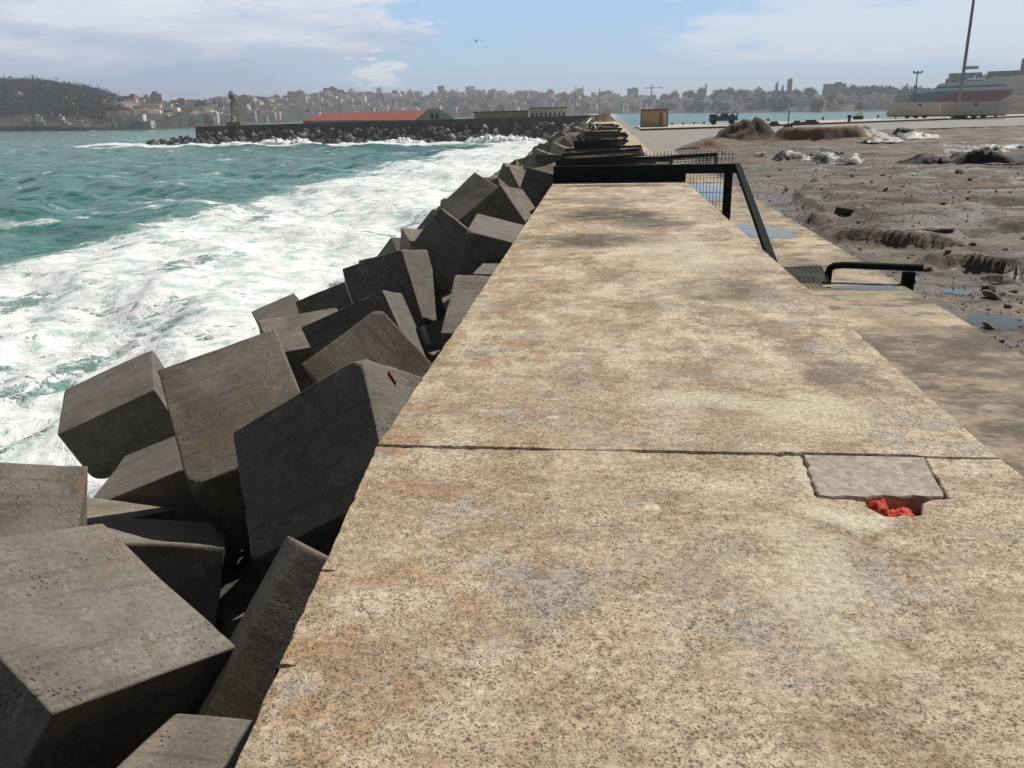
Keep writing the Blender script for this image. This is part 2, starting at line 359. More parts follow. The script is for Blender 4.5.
def m_ledge():
    m, g, p = shader('walkway_concrete')
    oc = g.n('ShaderNodeNewGeometry').outputs['Position']; x, y, z = g.sep(oc)
    big = g.noise(g.mapv(oc, (1, 0.5, 1)), 0.8, 6, 0.62, 0.4); fine = g.noise(oc, 16, 7, 0.7)
    c = g.mix(g.ramp(big, 0.35, 0.62), (0.26, 0.195, 0.13, 1), (0.52, 0.42, 0.30, 1))
    pour = g.m('FRACT', g.m('MULTIPLY', g.m('FLOOR', g.m('DIVIDE', g.m('SUBTRACT', y, 0.45), 4.9)), 0.437))
    c = g.mix(g.ramp(pour, 0.35, 0.75, 0, 0.42), c, (0.21, 0.185, 0.15, 1))
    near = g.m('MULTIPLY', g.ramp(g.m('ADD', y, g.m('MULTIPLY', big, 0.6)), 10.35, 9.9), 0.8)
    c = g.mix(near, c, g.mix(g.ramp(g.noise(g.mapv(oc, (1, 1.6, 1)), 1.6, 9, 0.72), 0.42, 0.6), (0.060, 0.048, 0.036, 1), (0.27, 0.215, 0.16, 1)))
    fw = g.noise(g.mapv(oc, (1, 2, 1)), 1.7, 7, 0.7)
    c = g.mix(g.ramp(fw, 0.51, 0.60, 0, 0.75), c, (0.11, 0.085, 0.06, 1))
    dirt = g.ramp(g.m('ADD', x, g.m('MULTIPLY', g.m('SUBTRACT', g.noise(oc, 1.1, 7, 0.65), 0.5), 2.0)), 4.12, 4.42)
    c = g.mix(g.m('MULTIPLY', dirt, 0.7), c, (0.10, 0.08, 0.062, 1))
    c = g.mix(g.ramp(y, 30, 44, 0, 0.75), c, (0.24, 0.225, 0.20, 1))
    t = g.ramp(fine, 0.3, 0.7, 0.72, 1.25, False)
    c = g.mix(1.0, c, g.comb(t, t, t), 'MULTIPLY')
    g.link(c, p.inputs['Base Color']); p.inputs['Roughness'].default_value = 0.85
    g.link(g.bump(fine, 0.6, 0.012), p.inputs['Normal'])
    return m
def m_sea():
    """green water, white foam where the vertex attribute says the surf is broken up"""
    m, g, p = shader('sea_water')
    oc = g.n('ShaderNodeNewGeometry').outputs['Position']
    at = g.n('ShaderNodeAttribute'); at.attribute_name = 'foam'; fo = at.outputs['Fac']
    w = g.noise(oc, 0.22, 4, 0.55, out=1); v = g.vadd(oc, g.vscale(w, 3.2)); v = g.vadd(v, g.vscale(g.noise(oc, 1.1, 3, 0.5, out=1), 0.5))
    n1 = g.noise(g.mapv(v, (0.75, 1.0, 1), rot=(0, 0, R(25))), 0.36, 8, 0.60, 0.3)
    lace = g.noise(v, 0.95, 6, 0.62, 0.3); lace2 = g.noise(v, 2.3, 5, 0.6, 0.2)
    def rid(q, k): return g.m('SUBTRACT', 1.0, g.m('MULTIPLY', g.m('ABSOLUTE', g.m('SUBTRACT', q, 0.5)), k), clamp=True)
    net = g.m('MAXIMUM', rid(lace, 8.0), g.m('MULTIPLY', rid(lace2, 7.0), 0.7))
    d = g.m('ADD', g.m('MULTIPLY', g.m('SUBTRACT', n1, 0.5), 1.9), g.m('MULTIPLY', g.m('SUBTRACT', net, 0.45), 0.6))
    f = g.ramp(g.m('ADD', g.m('MULTIPLY', fo, 1.34), d), 0.48, 1.05)
    sub = g.ramp(g.m('ADD', g.m('MULTIPLY', fo, 1.5), g.m('MULTIPLY', d, 0.5)), -0.05, 0.85)
    c = g.mix(g.ramp(n1, 0.35, 0.65), (0.020, 0.108, 0.092, 1), (0.036, 0.155, 0.132, 1))
    c = g.mix(g.m('MULTIPLY', sub, 0.85), c, (0.22, 0.42, 0.365, 1))
    fc = g.mix(g.ramp(g.noise(v, 0.75, 7, 0.6, 0.3), 0.34, 0.54), (0.44, 0.56, 0.535, 1), (0.78, 0.80, 0.795, 1))
    c = g.mix(f, c, fc)
    g.link(c, p.inputs['Base Color']); g.link(g.ramp(f, 0, 1, 0.18, 0.8), p.inputs['Roughness'])
    p.inputs['IOR'].default_value = 1.33; p.inputs['Specular IOR Level'].default_value = 0.18
    ch = g.m('ADD', g.noise(g.mapv(oc, (0.6, 1, 1), rot=(0, 0, R(30))), 1.0, 6, 0.55, 0.2), g.m('MULTIPLY', g.noise(oc, 0.35, 4), 0.9))
    h = g.m('ADD', g.m('MULTIPLY', ch, g.ramp(f, 0, 1, 1, .10)), g.m('MULTIPLY', f, g.m('MULTIPLY', lace, 0.7)))
    g.link(g.bump(h, 0.8, 0.35), p.inputs['Normal'])
    return m
def m_building():
    """rendered facades with rows of dark windows; the wall colour is the object's own"""
    m, g, p = shader('town_facade')
    oc = g.n('ShaderNodeTexCoord').outputs['Object']; x, y, z = g.sep(oc)
    nrm = g.sep(g.n('ShaderNodeNewGeometry').outputs['Normal'])
    oi = g.n('ShaderNodeObjectInfo'); base = oi.outputs['Color']; rnd = oi.outputs['Random']
    u = g.m('ADD', g.m('ADD', x, y), g.m('MULTIPLY', rnd, 9.0))
    fu = g.m('FRACT', g.m('DIVIDE', u, g.ramp(rnd, 0, 1, 2.4, 4.6, False))); fv = g.m('FRACT', g.m('DIVIDE', z, 3.0))
    win = g.m('MULTIPLY', g.m('MULTIPLY', g.m('GREATER_THAN', fu, 0.42), g.m('GREATER_THAN', fv, 0.32)), g.m('LESS_THAN', fv, 0.82))
    win = g.m('MULTIPLY', win, g.m('LESS_THAN', g.m('ABSOLUTE', nrm[2]), 0.5))
    dirt = g.ramp(g.noise(oc, 0.25, 6, 0.65), 0.3, 0.7, 0.72, 1.15, False)
    c = g.mix(1.0, base, g.comb(dirt, dirt, dirt), 'MULTIPLY')
    c = g.mix(g.m('MULTIPLY', win, 0.6), c, (0.05, 0.055, 0.065, 1))
    roof = g.ramp(nrm[2], 0.3, 0.7)
    c = g.mix(g.m('MULTIPLY', roof, g.ramp(rnd, 0.3, 0.8, 0.2, 0.9)), c, (0.24, 0.15, 0.115, 1))
    g.link(c, p.inputs['Base Color']); p.inputs['Roughness'].default_value = 0.85
    return m
def m_hill(name, a, b, c3):
    m, g, p = shader(name)
    oc = g.n('ShaderNodeTexCoord').outputs['Object']
    n = g.noise(oc, 0.035, 8, 0.65, 0.5); n2 = g.noise(oc, 0.2, 6, 0.7)
    c = g.mix(g.ramp(n, 0.35, 0.65), (*a, 1), (*b, 1)); c = g.mix(g.ramp(n2, 0.56, 0.70, 0, 0.8), c, (*c3, 1))
    g.link(c, p.inputs['Base Color']); p.inputs['Roughness'].default_value = 0.95
    g.link(g.bump(n2, 1.0, 2.0), p.inputs['Normal'])
    return m
def m_leaf(name, a, b):
    m, g, p = shader(name)
    pos = g.n('ShaderNodeNewGeometry').outputs['Position']; rnd = g.n('ShaderNodeObjectInfo').outputs['Random']
    n = g.noise(g.vadd(pos, g.comb(rnd, rnd, rnd)), 0.5, 3, 0.6)
    g.link(g.mix(g.ramp(n, 0.3, 0.7), (*a, 1), (*b, 1)), p.inputs['Base Color']); p.inputs['Roughness'].default_value = 0.8
    return m
def m_plastic_sheet(name, col, rough=0.3):
    m, g, p = shader(name)
    oc = g.n('ShaderNodeTexCoord').outputs['Object']
    n = g.noise(oc, 5, 6, 0.7)
    g.link(g.mix(g.ramp(n, 0.44, 0.54), (*col, 1), (col[0] * .22, col[1] * .2, col[2] * .18, 1)), p.inputs['Base Color'])
    p.inputs['Roughness'].default_value = rough; p.inputs['Specular IOR Level'].default_value = 0.2 if col[0] > .1 else 0.08
    g.link(g.bump(n, 0.6, 0.05), p.inputs['Normal'])
    return m
def m_puddle():
    m, g, p = shader('puddle_water')
    oc = g.n('ShaderNodeTexCoord').outputs['Object']
    p.inputs['Base Color'].default_value = (0.045, 0.040, 0.034, 1); p.inputs['Roughness'].default_value = 0.03
    p.inputs['IOR'].default_value = 1.33; p.inputs['Specular IOR Level'].default_value = 0.5
    g.link(g.bump(g.noise(oc, 14, 3), 0.05, 0.01), p.inputs['Normal'])
    return m
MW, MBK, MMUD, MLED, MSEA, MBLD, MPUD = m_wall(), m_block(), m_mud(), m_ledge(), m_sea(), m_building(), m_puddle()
MROCK = mat('dark_rubble_rock', (0.07, 0.065, 0.06), 0.9, var=0.45, scale=1.5, bump=0.05)
MROCKL = mat('pale_rubble_rock', (0.25, 0.235, 0.22), 0.9, var=0.4, scale=1.5, bump=0.05)
MSTONE = mat('site_stone', (0.16, 0.135, 0.11), 0.9, var=0.4, scale=6, bump=0.02)
MDARK = mat('dark_green_paint', (0.006, 0.011, 0.0105), 0.8, var=0.5, scale=5, spec=0.08)
MFALL = mat('weathered_fence_paint', (0.022, 0.027, 0.026), 0.6, var=0.6, scale=4, spec=0.25)
MWIRE = mat('dark_fence_wire', (0.014, 0.026, 0.024), 0.5, var=0.3, scale=9)
MRUST = mat('rusty_brown_sheet', (0.055, 0.026, 0.016), 0.75, var=0.5, scale=3)
MGALV = mat('bent_pale_steel', (0.30, 0.29, 0.27), 0.5, 0.3, var=0.3, scale=6)
MASPH = mat('quay_paving', (0.235, 0.225, 0.21), 0.88, var=0.12, scale=0.3, bump=0.004)
MKERB = mat('quay_edge_stone', (0.42, 0.38, 0.33), 0.88, var=0.2, scale=0.5, bump=0.01)
MBASE = mat('mole_body', (0.13, 0.115, 0.095), 0.9, var=0.3, scale=0.6, bump=0.05)
MJET = mat('jetty_wall_stone', (0.085, 0.072, 0.062), 0.9, var=0.35, scale=0.4, bump=0.05)
MEARTH = mat('excavated_earth', (0.088, 0.062, 0.041), 0.95, var=0.4, scale=1.2, bump=0.12)
MEARTHR = mat('red_brown_earth', (0.165, 0.098, 0.063), 0.95, var=0.3, scale=0.9, bump=0.1)
MSAND = mat('pale_rubble', (0.50, 0.46, 0.40), 0.95, var=0.3, scale=1.5, bump=0.08)
MPATCH = mat('grey_cement_patch', (0.375, 0.325, 0.265), 0.92, var=0.42, scale=26, bump=0.02)
MPIT = mat('dark_hole_earth', (0.05, 0.042, 0.034), 0.95, var=0.4, scale=18, bump=0.02)
MRED = mat('red_plastic', (0.50, 0.06, 0.032), 0.6, var=0.5, scale=40, spec=0.15)
MWHITE = mat('white_paint', (0.86, 0.85, 0.83), 0.5, var=0.1, scale=0.8)
MCREAM = mat('cream_panel', (0.60, 0.56, 0.49), 0.6, var=0.12, scale=0.5)
MRED2 = mat('hull_red', (0.50, 0.035, 0.04), 0.5, var=0.15, scale=0.4)
MHULLG = mat('hull_grey_blue', (0.20, 0.27, 0.32), 0.5, var=0.15, scale=0.4)
MGLASS = mat('dark_window', (0.02, 0.024, 0.03), 0.15, var=0.1, scale=1, spec=0.5)
MORNG = mat('tan_orange_panel', (0.60, 0.38, 0.20), 0.6, var=0.2, scale=0.8)
MBRWN = mat('brown_trim', (0.11, 0.06, 0.04), 0.7, var=0.2, scale=1)
MBLACK = mat('black_rubber', (0.02, 0.02, 0.022), 0.75, var=0.2, scale=2)
MTRUCK = mat('truck_dark_paint', (0.06, 0.065, 0.075), 0.4, var=0.3, scale=1, spec=0.5)
MPOLE = mat('grey_pole_paint', (0.21, 0.22, 0.235), 0.5, 0.2, var=0.12, scale=0.5)
MROOF = mat('red_tile_roof', (0.34, 0.085, 0.06), 0.75, var=0.15, scale=0.5)
MOCHRE = mat('ochre_render', (0.40, 0.30, 0.17), 0.85, var=0.15, scale=0.5)
MSILV = m_plastic_sheet('silver_grey_sheeting', (0.27, 0.275, 0.285), 0.48)
MBLKS = m_plastic_sheet('black_sheeting', (0.018, 0.017, 0.018), 0.6)
MWHTS = m_plastic_sheet('white_sheeting', (0.50, 0.49, 0.48), 0.55)
MLEAF = m_leaf('dark_foliage', (0.012, 0.020, 0.010), (0.032, 0.044, 0.020))
MLEAF2 = m_leaf('olive_foliage', (0.022, 0.030, 0.014), (0.050, 0.056, 0.028))
MTRUNK = mat('tree_bark', (0.07, 0.05, 0.035), 0.9, var=0.3, scale=2)

# ================================================================== THE SETTING
def polyx(poly, v):
    xs = [a for a, b in poly]; ys = [b for a, b in poly]
    return np.interp(v, xs, ys)

# ------------------------------------------------------------------ sea: one sheet round the whole place
FOAM_EDGE = [(-10, -12), (12, -15.5), (20, -18.5), (25, -20), (30, -24), (35, -27.5), (45, -29), (70, -28.5), (100, -28.4), (120, -28.3), (162, -25), (200, -19), (215, -16)]   # y -> x
def build_sea():
    az = np.concatenate([np.linspace(R(-150), R(-75), 40, endpoint=False), np.linspace(R(-75), R(0), 520, endpoint=False), np.linspace(R(0), R(150), 120)])
    r = np.concatenate([np.geomspace(2.5, 60, 330, endpoint=False), np.geomspace(60, 400, 240, endpoint=False), np.geomspace(400, 5200, 60)])
    A, RR = np.meshgrid(az, r, indexing='ij'); A = A.ravel(); RR = RR.ravel()
    x = RR * np.sin(A); y = RR * np.cos(A); P = np.c_[x, y]
    z = np.zeros(len(x))
    fade = np.clip(1 - RR / 900, 0.0, 1)
    wx = x + 3 * (vnoise(P / 14, 3) - .5); wy = y + 3 * (vnoise(P / 14, 4) - .5)
    def swell(L, ang, amp, ph, sharp):
        d = wx * math.cos(ang) + wy * math.sin(ang)
        s = 0.5 + 0.5 * np.sin(2 * math.pi * d / L + ph + 2.2 * (vnoise(P / (L * 1.6), int(L * 10)) - .5) * 2)
        return amp * (s ** sharp)
    z += swell(15, R(28), 0.60, 0.4, 1.8) + swell(8.5, R(48), 0.34, 1.3, 1.6) + swell(4.2, R(10), 0.17, 2.0, 1.5)
    z += (0.42 * (fbm(P / 3.4, 21, 4) - .5) + 0.22 * (1 - np.abs(2 * fbm(P / 1.7, 22, 3) - 1))) 
    near = sstep(36, 4, -x) * (x < 3)
    z += near * (0.55 * (fbm(P / 2.2, 31, 5, .6) - .45) + 0.2)
    z = (z - 0.62) * np.where(RR > 330, np.clip(fade * .7, 0, 1), fade)
    harbour = sstep(2, 6, x); z = z * (1 - 0.85 * harbour)
    # foam density
    xb = polyx(FOAM_EDGE, np.clip(y, -10, 215)) + 11 * (fbm(P / 8.0, 41, 6, .6) - .5)
    f = sstep(-4.5, 2.0, x - xb) * 0.78
    f = f + 0.22 * sstep(6, 14, x - xb)
    f = np.where(x > 0, 0, f)
    hole = sstep(0.58, 0.72, fbm(np.c_[x / 5.0, y / 7.5], 47, 3)); f = f - hole * 0.34 * (y < 60)
    # old streaks lying out in open water, whitecaps, and the surf along the jetty's foot
    st = sstep(0.60, 0.74, fbm(np.c_[(x + y * .25) / 26, (y - x * .3) / 7], 51, 4)) * sstep(-75, -32, x) * 0.42
    caps = sstep(0.68, 0.78, fbm(np.c_[x / 5, y / 2.6], 55, 5)) * 0.52
    f = np.maximum(f, np.where(x < -6, np.maximum(st, caps), 0))
    jd = jetty_dist(x, y)                                        # metres in front of the rubble's waterline
    jw = 10 + 26 * sstep(-78, -30, x) * fbm(np.c_[x / 20, np.zeros_like(x)], 57, 3)
    f = np.maximum(f, np.where((x < 0) & (x > -150), 1.0 * sstep(1.0, 0.35, jd / jw) * (jd > -14), 0))
    out = np.where((x > -131) & (x < -100), sstep(9, 1, np.abs(y - 213 - (x + 112) * .12)) * 0.8, 0)
    f = np.maximum(f, out)
    z += np.clip(f, 0, 1) * 0.12
    o = grid_obj('sea', np.c_[x, y, SEA + z], len(az), len(r), MSEA)
    at = o.data.attributes.new('foam', 'FLOAT', 'POINT'); at.data.foreach_set('value', np.clip(f, 0, 1.05).astype(np.float32))
    # keep the sheet's normals upward
    if o.data.polygons[0].normal.z < 0: o.data.flip_normals()
    tag(o, kind='structure'); return o
_a, _b = gnd(196, 144.8, SEA).xy, gnd(560, 142.2, SEA).xy
_n = Vector((-(_b - _a).y, (_b - _a).x)).normalized()
JA, JB = _a + _n * 9.5 - (_b - _a).normalized() * 8, _b + _n * 9.5 + (_b - _a).normalized() * 8   # the far jetty's wall, left tip to root
def jetty_dist(x, y):
    d = (JB - JA).normalized(); nx, ny = d.y, -d.x               # towards the camera
    return (x - JA.x) * nx + (y - JA.y) * ny - 9.5
build_sea()

# ------------------------------------------------------------------ the mole: body, walkway, mud, paving
QUAY = [(1.8, -30), (260, -30), (260, 235), (130, 196), (84, 165), (57, 150), (30, 136), (14.5, 128.4), (4.6, 124.5), (4.6, 215), (1.8, 215)]
tag(MB().prism(QUAY, SEA - 3, -1.75).build('quay_body', MBASE), kind='structure')
def slab_grid(x0, x1, y0, y1, z): return [(x0, y0, z), (x1, y0, z), (x1, y1, z), (x0, y1, z)]
wk = MB(); wk.box((3.07, 92, LEDGE - .6), (2.5, 246, 1.2)); tag(wk.build('walkway', MLED), kind='structure')

def mud_height(x, y):
    P = np.c_[x, y]
    h = -1.04 + 0.12 * (fbm(P / 4.5, 61, 5, .55) - .45) + 0.09 * (fbm(P / 0.9, 62, 5, .62) - .5) + 0.04 * (fbm(P / .23, 60, 3, .6) - .5)
    # wheel ruts and washed-out edges beside the walkway
    rut = np.abs(np.sin((y - 0.55 * x + 2.5 * vnoise(P / 6, 63)) * 0.55)); h -= 0.10 * sstep(0.28, 0.0, rut) * sstep(7, 10, x)
    # a broken asphalt crust to the right, its ragged edge standing above the washed-out strip by the walkway
    xe = np.interp(y, [7, 10, 12, 13.6, 14.3, 15.2, 16.2, 16.9, 18.2, 19.5, 22, 25, 28, 33, 40], [11, 8.6, 7.6, 6.6, 6.2, 5.5, 6.4, 5.9, 5.15, 5.1, 5.3, 5.5, 6.4, 8.5, 12])
    q = x - xe + 1.3 * (fbm(P / 1.1, 64, 4, .6) - .5)
    h += .22 * (.40 + .60 * sstep(.35, .6, fbm(P / 1.9, 68, 3))) * sstep(-.06, .12, q) * sstep(44, 30, y) - .10 * sstep(-.05, -.3, q) * sstep(-2.5, -.6, q)
    h -= .13 * sstep(.60, .70, fbm(np.c_[x / 2.6, y / 1.5], 66, 4)) * sstep(.3, .8, q) * (y < 40)
    h += sstep(4.9, 4.32, x) * 0.05
    for cx, cy, rx, ry in PUDS: # puddles sit in their own flat hollows
        q = np.sqrt(((x - cx) / rx) ** 2 + ((y - cy) / ry) ** 2)
        h = h + (-1.04 - h) * sstep(1.7, 1.0, q) + (-0.03) * sstep(1.05, .7, q)
    # rough tipped ground farther off
    far = sstep(40, 52, y); h += far * (0.55 * (fbm(P / 3.2, 65, 5, .6) - .42))
    h += 0.9 * sstep(30, 70, x) * sstep(0.35, .7, fbm(P / 16, 67, 3)) * sstep(60, 85, y) * .8
    pv = pave_y(x); h = np.where(y > pv, h - 1.1 * sstep(0, 4, y - pv), h)
    return h
def pave_y(x): return np.interp(x, [4.3, 9, 14, 20, 30, 45, 70, 120], [54, 76, 80, 82, 88, 94, 108, 118])
PUDS = [(4.95, 10.75, .33, .42), (5.0, 9.2, .30, .28), (6.3, 13.4, .45, .35), (5.15, 12.5, .22, .2), (13.5, 35, 2.2, .22), (7.6, 11.4, .5, .3)]
def build_mud():
    s = np.concatenate([np.linspace(0, .35, 200, endpoint=False), np.geomspace(.35, 2.8, 170)])
    yy = np.concatenate([np.geomspace(9, 62, 400, endpoint=False), np.geomspace(62, 150, 110)]) - 8
    S_, Y = np.meshgrid(s, yy, indexing='ij'); x = (4.32 + S_ * (Y + 10)).ravel(); y = Y.ravel()
    o = grid_obj('ground', np.c_[x, y, mud_height(x, y)], len(s), len(yy), MMUD)
    if o.data.polygons[0].normal.z < 0: o.data.flip_normals()
    tag(o, kind='structure')
build_mud()
pvx = [4.3, 9, 14, 20, 30, 45, 70, 120, 240]
edge = [(x, float(pave_y(np.array([x]))[0]) + 2.0 * (random.random() - .3)) for x in pvx]
bk = [(235, 200), (128, 180), (82, 150), (55, 133), (30, 116.5), (16, 107.5), (4.33, 102)]
tag(MB().prism(edge + bk, -1.7, -0.93).build('paving', MASPH), kind='structure')
# quay edge: a pale raised strip between paving and water
qe = [(4.33, 102.2), (16, 107.7), (30, 116.7), (55, 133.2), (82, 150.2), (128, 180.2), (236, 200.2), (250, 232), (130, 195.5), (84, 164.5), (57, 149.5), (30, 135.5), (14.5, 128), (4.6, 124)]
tag(MB().prism(qe, -1.7, -0.80).build('quay_edge', MKERB), kind='structure')
kb = MB()
line = [(4.33, 101.4), (16, 106.9), (30, 115.9), (55, 132.4), (82, 149.4), (128, 179.4)]
for a, b in zip(line[:-1], line[1:]):
    a = Vector(a); b = Vector(b); d = (b - a); c = (a + b) / 2
    kb.box((c.x, c.y, -0.90), (d.length, 0.5, .36), Matrix.Rotation(math.atan2(d.y, d.x), 3, 'Z'))
tag(kb.build('kerb', MBRWN), kind='structure')
def blob(cx, cy, rx, ry, z, n=72, seed=1, k=.35):
    vs = [(cx, cy, z)]
    for i in range(n):
        a = 2 * math.pi * i / n
        q = 1 + k * (float(vnoise(np.array([[math.cos(a) * 1.6 + seed * 7, math.sin(a) * 1.6, seed]]), 5)[0]) - .5) * 2
        q += .22 * (float(vnoise(np.array([[math.cos(a) * 5 + seed * 3, math.sin(a) * 5, seed + 9]]), 5)[0]) - .5)
        vs.append((cx + rx * q * math.cos(a), cy + ry * q * math.sin(a), z))
    return vs, [(0, i + 1, (i + 1) % n + 1) for i in range(n)]
for i, (cx, cy, rx, ry) in enumerate(PUDS):
    tag(mesh_obj('puddle', *blob(cx, cy, rx, ry, -1.045, seed=i), MPUD), kind='structure')
for i, (cx, cy, rx, ry) in enumerate([(3.35, 17.9, .5, .95), (2.75, 20.6, .4, .8), (3.7, 12.05, .5, .16), (3.2, 27, .7, 2.4)]):
    tag(mesh_obj('puddle', *blob(cx, cy, rx, ry, LEDGE + .004, seed=20 + i, k=.5), MPUD), kind='structure')

# ------------------------------------------------------------------ far land: hill, town slope, right bank
CREST = [(-200, 70), (-60, 81), (0, 84), (25, 85), (50, 86.5), (72, 90), (92, 94), (112, 100), (122, 104), (150, 107), (172, 110), (204, 107), (240, 101), (270, 104), (290, 101), (320, 99), (345, 98), (400, 98), (480, 97),
         (560, 98), (600, 100), (640, 101), (670, 99), (700, 96), (740, 95), (780, 97), (830, 95), (870, 95), (915, 96), (950, 95), (1000, 94), (1100, 92), (1300, 90)]
SHORE = [(-200, 133), (0, 131.3), (60, 131), (110, 130.3), (150, 130), (200, 127.5), (300, 122), (420, 117.5), (560, 115.5), (640, 113.3), (700, 113), (800, 112), (890, 111), (1000, 108.6), (1100, 107), (1300, 104)]
def _tab(poly, f): return sorted(f(a, b) for a, b in poly)
T_CREST = _tab(CREST, lambda a, b: (azel(a, b)[0], math.tan(azel(a, b)[1])))
T_SHORE = _tab(SHORE, lambda a, b: (math.atan2(gnd(a, b, SEA).x, gnd(a, b, SEA).y), min(gnd(a, b, SEA).xy.length, 1150)))
def terrain(az, t):
    """t 0 at the waterline .. 1 on the crest; returns radius and height"""
    rs = np.interp(az, [a for a, b in T_SHORE], [b for a, b in T_SHORE]); rc = rs + 330
    hc = 1.6 + rc * np.interp(az, [a for a, b in T_CREST], [b for a, b in T_CREST])
    r = rs + 330 * t
    prof = 0.10 + 0.90 * (sstep(0.02, 1.0, t) * .55 + t * .45)
    h = SEA - 1.5 + (hc - SEA + 1.5) * np.where(t <= 1, np.where(t < .012, t / .012 * .10, prof), 1 - (t - 1) * .9)
    n = fbm(np.c_[az * 60, t * 6], 71, 5) - .5
    return r, h + n * (hc - SEA) * 0.16 * np.clip(t * 5, 0, 1) * (t < 1.15)
def build_land(name, a0, a1, na, mt):
    az = np.linspace(a0, a1, na); t = np.concatenate([[0, .004, .012], np.linspace(.03, 1.0, 34), [1.1, 1.3, 1.6]])
    A, T = np.meshgrid(az, t, indexing='ij'); r, h = terrain(A.ravel(), T.ravel())
    o = grid_obj(name, np.c_[r * np.sin(A.ravel()), r * np.cos(A.ravel()), h], na, len(t), mt)
    if o.data.polygons[0].normal.z < 0: o.data.flip_normals()
    tag(o, kind='structure')
AZ0 = azel(118, 104)[0]
build_land('wooded_hill', R(-62), AZ0, 160, m_hill('hill_scrub', (0.028, 0.034, 0.020), (0.060, 0.062, 0.036), (0.10, 0.085, 0.06)))
build_land('town_slope', AZ0, R(40), 420, m_hill('town_ground', (0.050, 0.052, 0.038), (0.085, 0.078, 0.060), (0.030, 0.036, 0.022)))

# ================================================================== SEAWALL
def jag(p, q, step, amp, seed):
    """points from p to q (without q) with small chips"""
    p = Vector(p); q = Vector(q); d = q - p; n = max(1, int(d.length / step)); nx = Vector((-d.y, d.x)).normalized(); rr = random.Random(seed); o = []
    for i in range(n):
        t = i / n
        a = amp * (rr.random() if rr.random() > .1 else 2.2 * rr.random())
        o.append(p + d * t + nx * (a if i else 0))
    return o
def slab(name, outline, z1, z0, mt, parent, off):
    """a solid with a flat top of any outline (counter-clockwise), softly chamfered top edge"""
    n = len(outline); ins = []
    for i in range(n):
        a, b, c = outline[i - 1], outline[i], outline[(i + 1) % n]
        t = (c - a).normalized(); ins.append(b + Vector((-t.y, t.x)) * 0.006)
    vs = [(p.x, p.y, z1) for p in ins] + [(p.x, p.y, z1 - .008) for p in outline] + [(p.x, p.y, z0) for p in outline]
    vs = [(v[0] - off[0], v[1] - off[1], v[2] - off[2]) for v in vs]
    from mathutils.geometry import tessellate_polygon
    tri = tessellate_polygon([[Vector((p.x, p.y, 0)) for p in ins]])
    fs = []
    for t in tri:
        a, b, c = (ins[i] for i in t)
        fs.append(tuple(t) if (b - a).cross(c - a) > 0 else (t[0], t[2], t[1]))
    for k in (0, 1):
        for i in range(n):
            j = (i + 1) % n
            fs.append(((k + 1) * n + i, (k + 1) * n + j, k * n + j, k * n + i))
    return mesh_obj(name, vs, fs, mt, parent)
WB = (0.4, 3.8, SEA)
wall = empty('sea_wall', WB, 0, 'broad tan concrete seawall with a flat weathered top running towards the town', 'wall')
XL, XR, YJ = -1.125, 1.88, 3.80
def xn(x, y): return x - 0.088 * (y - YJ)
V2 = lambda x, y: Vector((x, y))
near = []
near += jag(V2(xn(XR, -5), -5), V2(xn(XR, YJ), YJ), .09, .006, 1)
# far edge of the near pour, right to left, with the broken pocket round the cement patch
near += jag(V2(xn(XR, YJ), YJ - .004), V2(1.535, YJ - .012), .03, .010, 2)
pocket = [(1.535, 3.785), (1.522, 3.70), (1.508, 3.62), (1.512, 3.55), (1.492, 3.47), (1.487, 3.40), (1.478, 3.352), (1.40, 3.338), (1.352, 3.30), (1.335, 3.25), (1.318, 3.196), (1.27, 3.178), (1.235, 3.19),
          (1.20, 3.168), (1.165, 3.172), (1.14, 3.215), (1.118, 3.25), (1.125, 3.30), (1.06, 3.322), (0.99, 3.318), (0.935, 3.332), (0.928, 3.365), (0.940, 3.41), (0.938, 3.47), (0.950, 3.52), (0.948, 3.58),
          (0.962, 3.63), (0.955, 3.70), (0.968, 3.755), (0.962, 3.788)]
near += [V2(*p) for p in pocket]
near += jag(V2(0.955, YJ - .014), V2(0.16, YJ - .012), .03, .011, 3)
near += jag(V2(0.15, YJ - .002), V2(-.22, YJ - .002), .06, .001, 4)
near += jag(V2(-.23, YJ - .010), V2(xn(XL, YJ), YJ - .012), .03, .011, 5)
le = jag(V2(xn(XL, YJ), YJ - .016), V2(xn(XL, -5), -5), .05, .007, 6)
le2 = []
for p in le:                                         # two short cracks running in from the seaward edge
    le2.append(p)
    for cy in (2.60, 2.05):
        if p.y > cy > p.y - .07: le2 += [V2(xn(XL, cy) + .0, cy + .006), V2(xn(XL, cy) + .03, cy + .004), V2(xn(XL, cy) + .055, cy + .001), V2(xn(XL, cy) + .035, cy - .004), V2(xn(XL, cy), cy - .007)]
near += le2
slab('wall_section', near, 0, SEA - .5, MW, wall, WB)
fa = jag(V2(XL, YJ + .014), V2(-.24, YJ + .013), .045, -.006, 11)
fa = [V2(XL, YJ + .014)] + jag(V2(XL + .01, YJ + .014), V2(-.24, YJ + .014), .045, -.007, 11) + jag(V2(-.23, YJ + .0005), V2(.14, YJ + .0005), .06, -.0005, 12) + jag(V2(.16, YJ + .012), V2(.90, YJ + .014), .045, -.006, 13) + jag(V2(.90, YJ + .026), V2(1.52, YJ + .024), .04, -.010, 14) + jag(V2(1.53, YJ + .004), V2(XR, YJ + .004), .05, -.002, 15)
fa = [p if p.y > YJ else V2(p.x, YJ + .0005) for p in fa]
fa += jag(V2(XR, YJ + .004), V2(XR, 30), .10, .007, 16) + jag(V2(XR, 30), V2(XR, 205), .8, .02, 17)
fa += jag(V2(XL, 205), V2(XL, 30), .8, .02, 18) + jag(V2(XL, 30), V2(XL, YJ + .05), .10, .012, 19)
slab('wall_section', fa, 0, SEA - .5, MW, wall, WB)
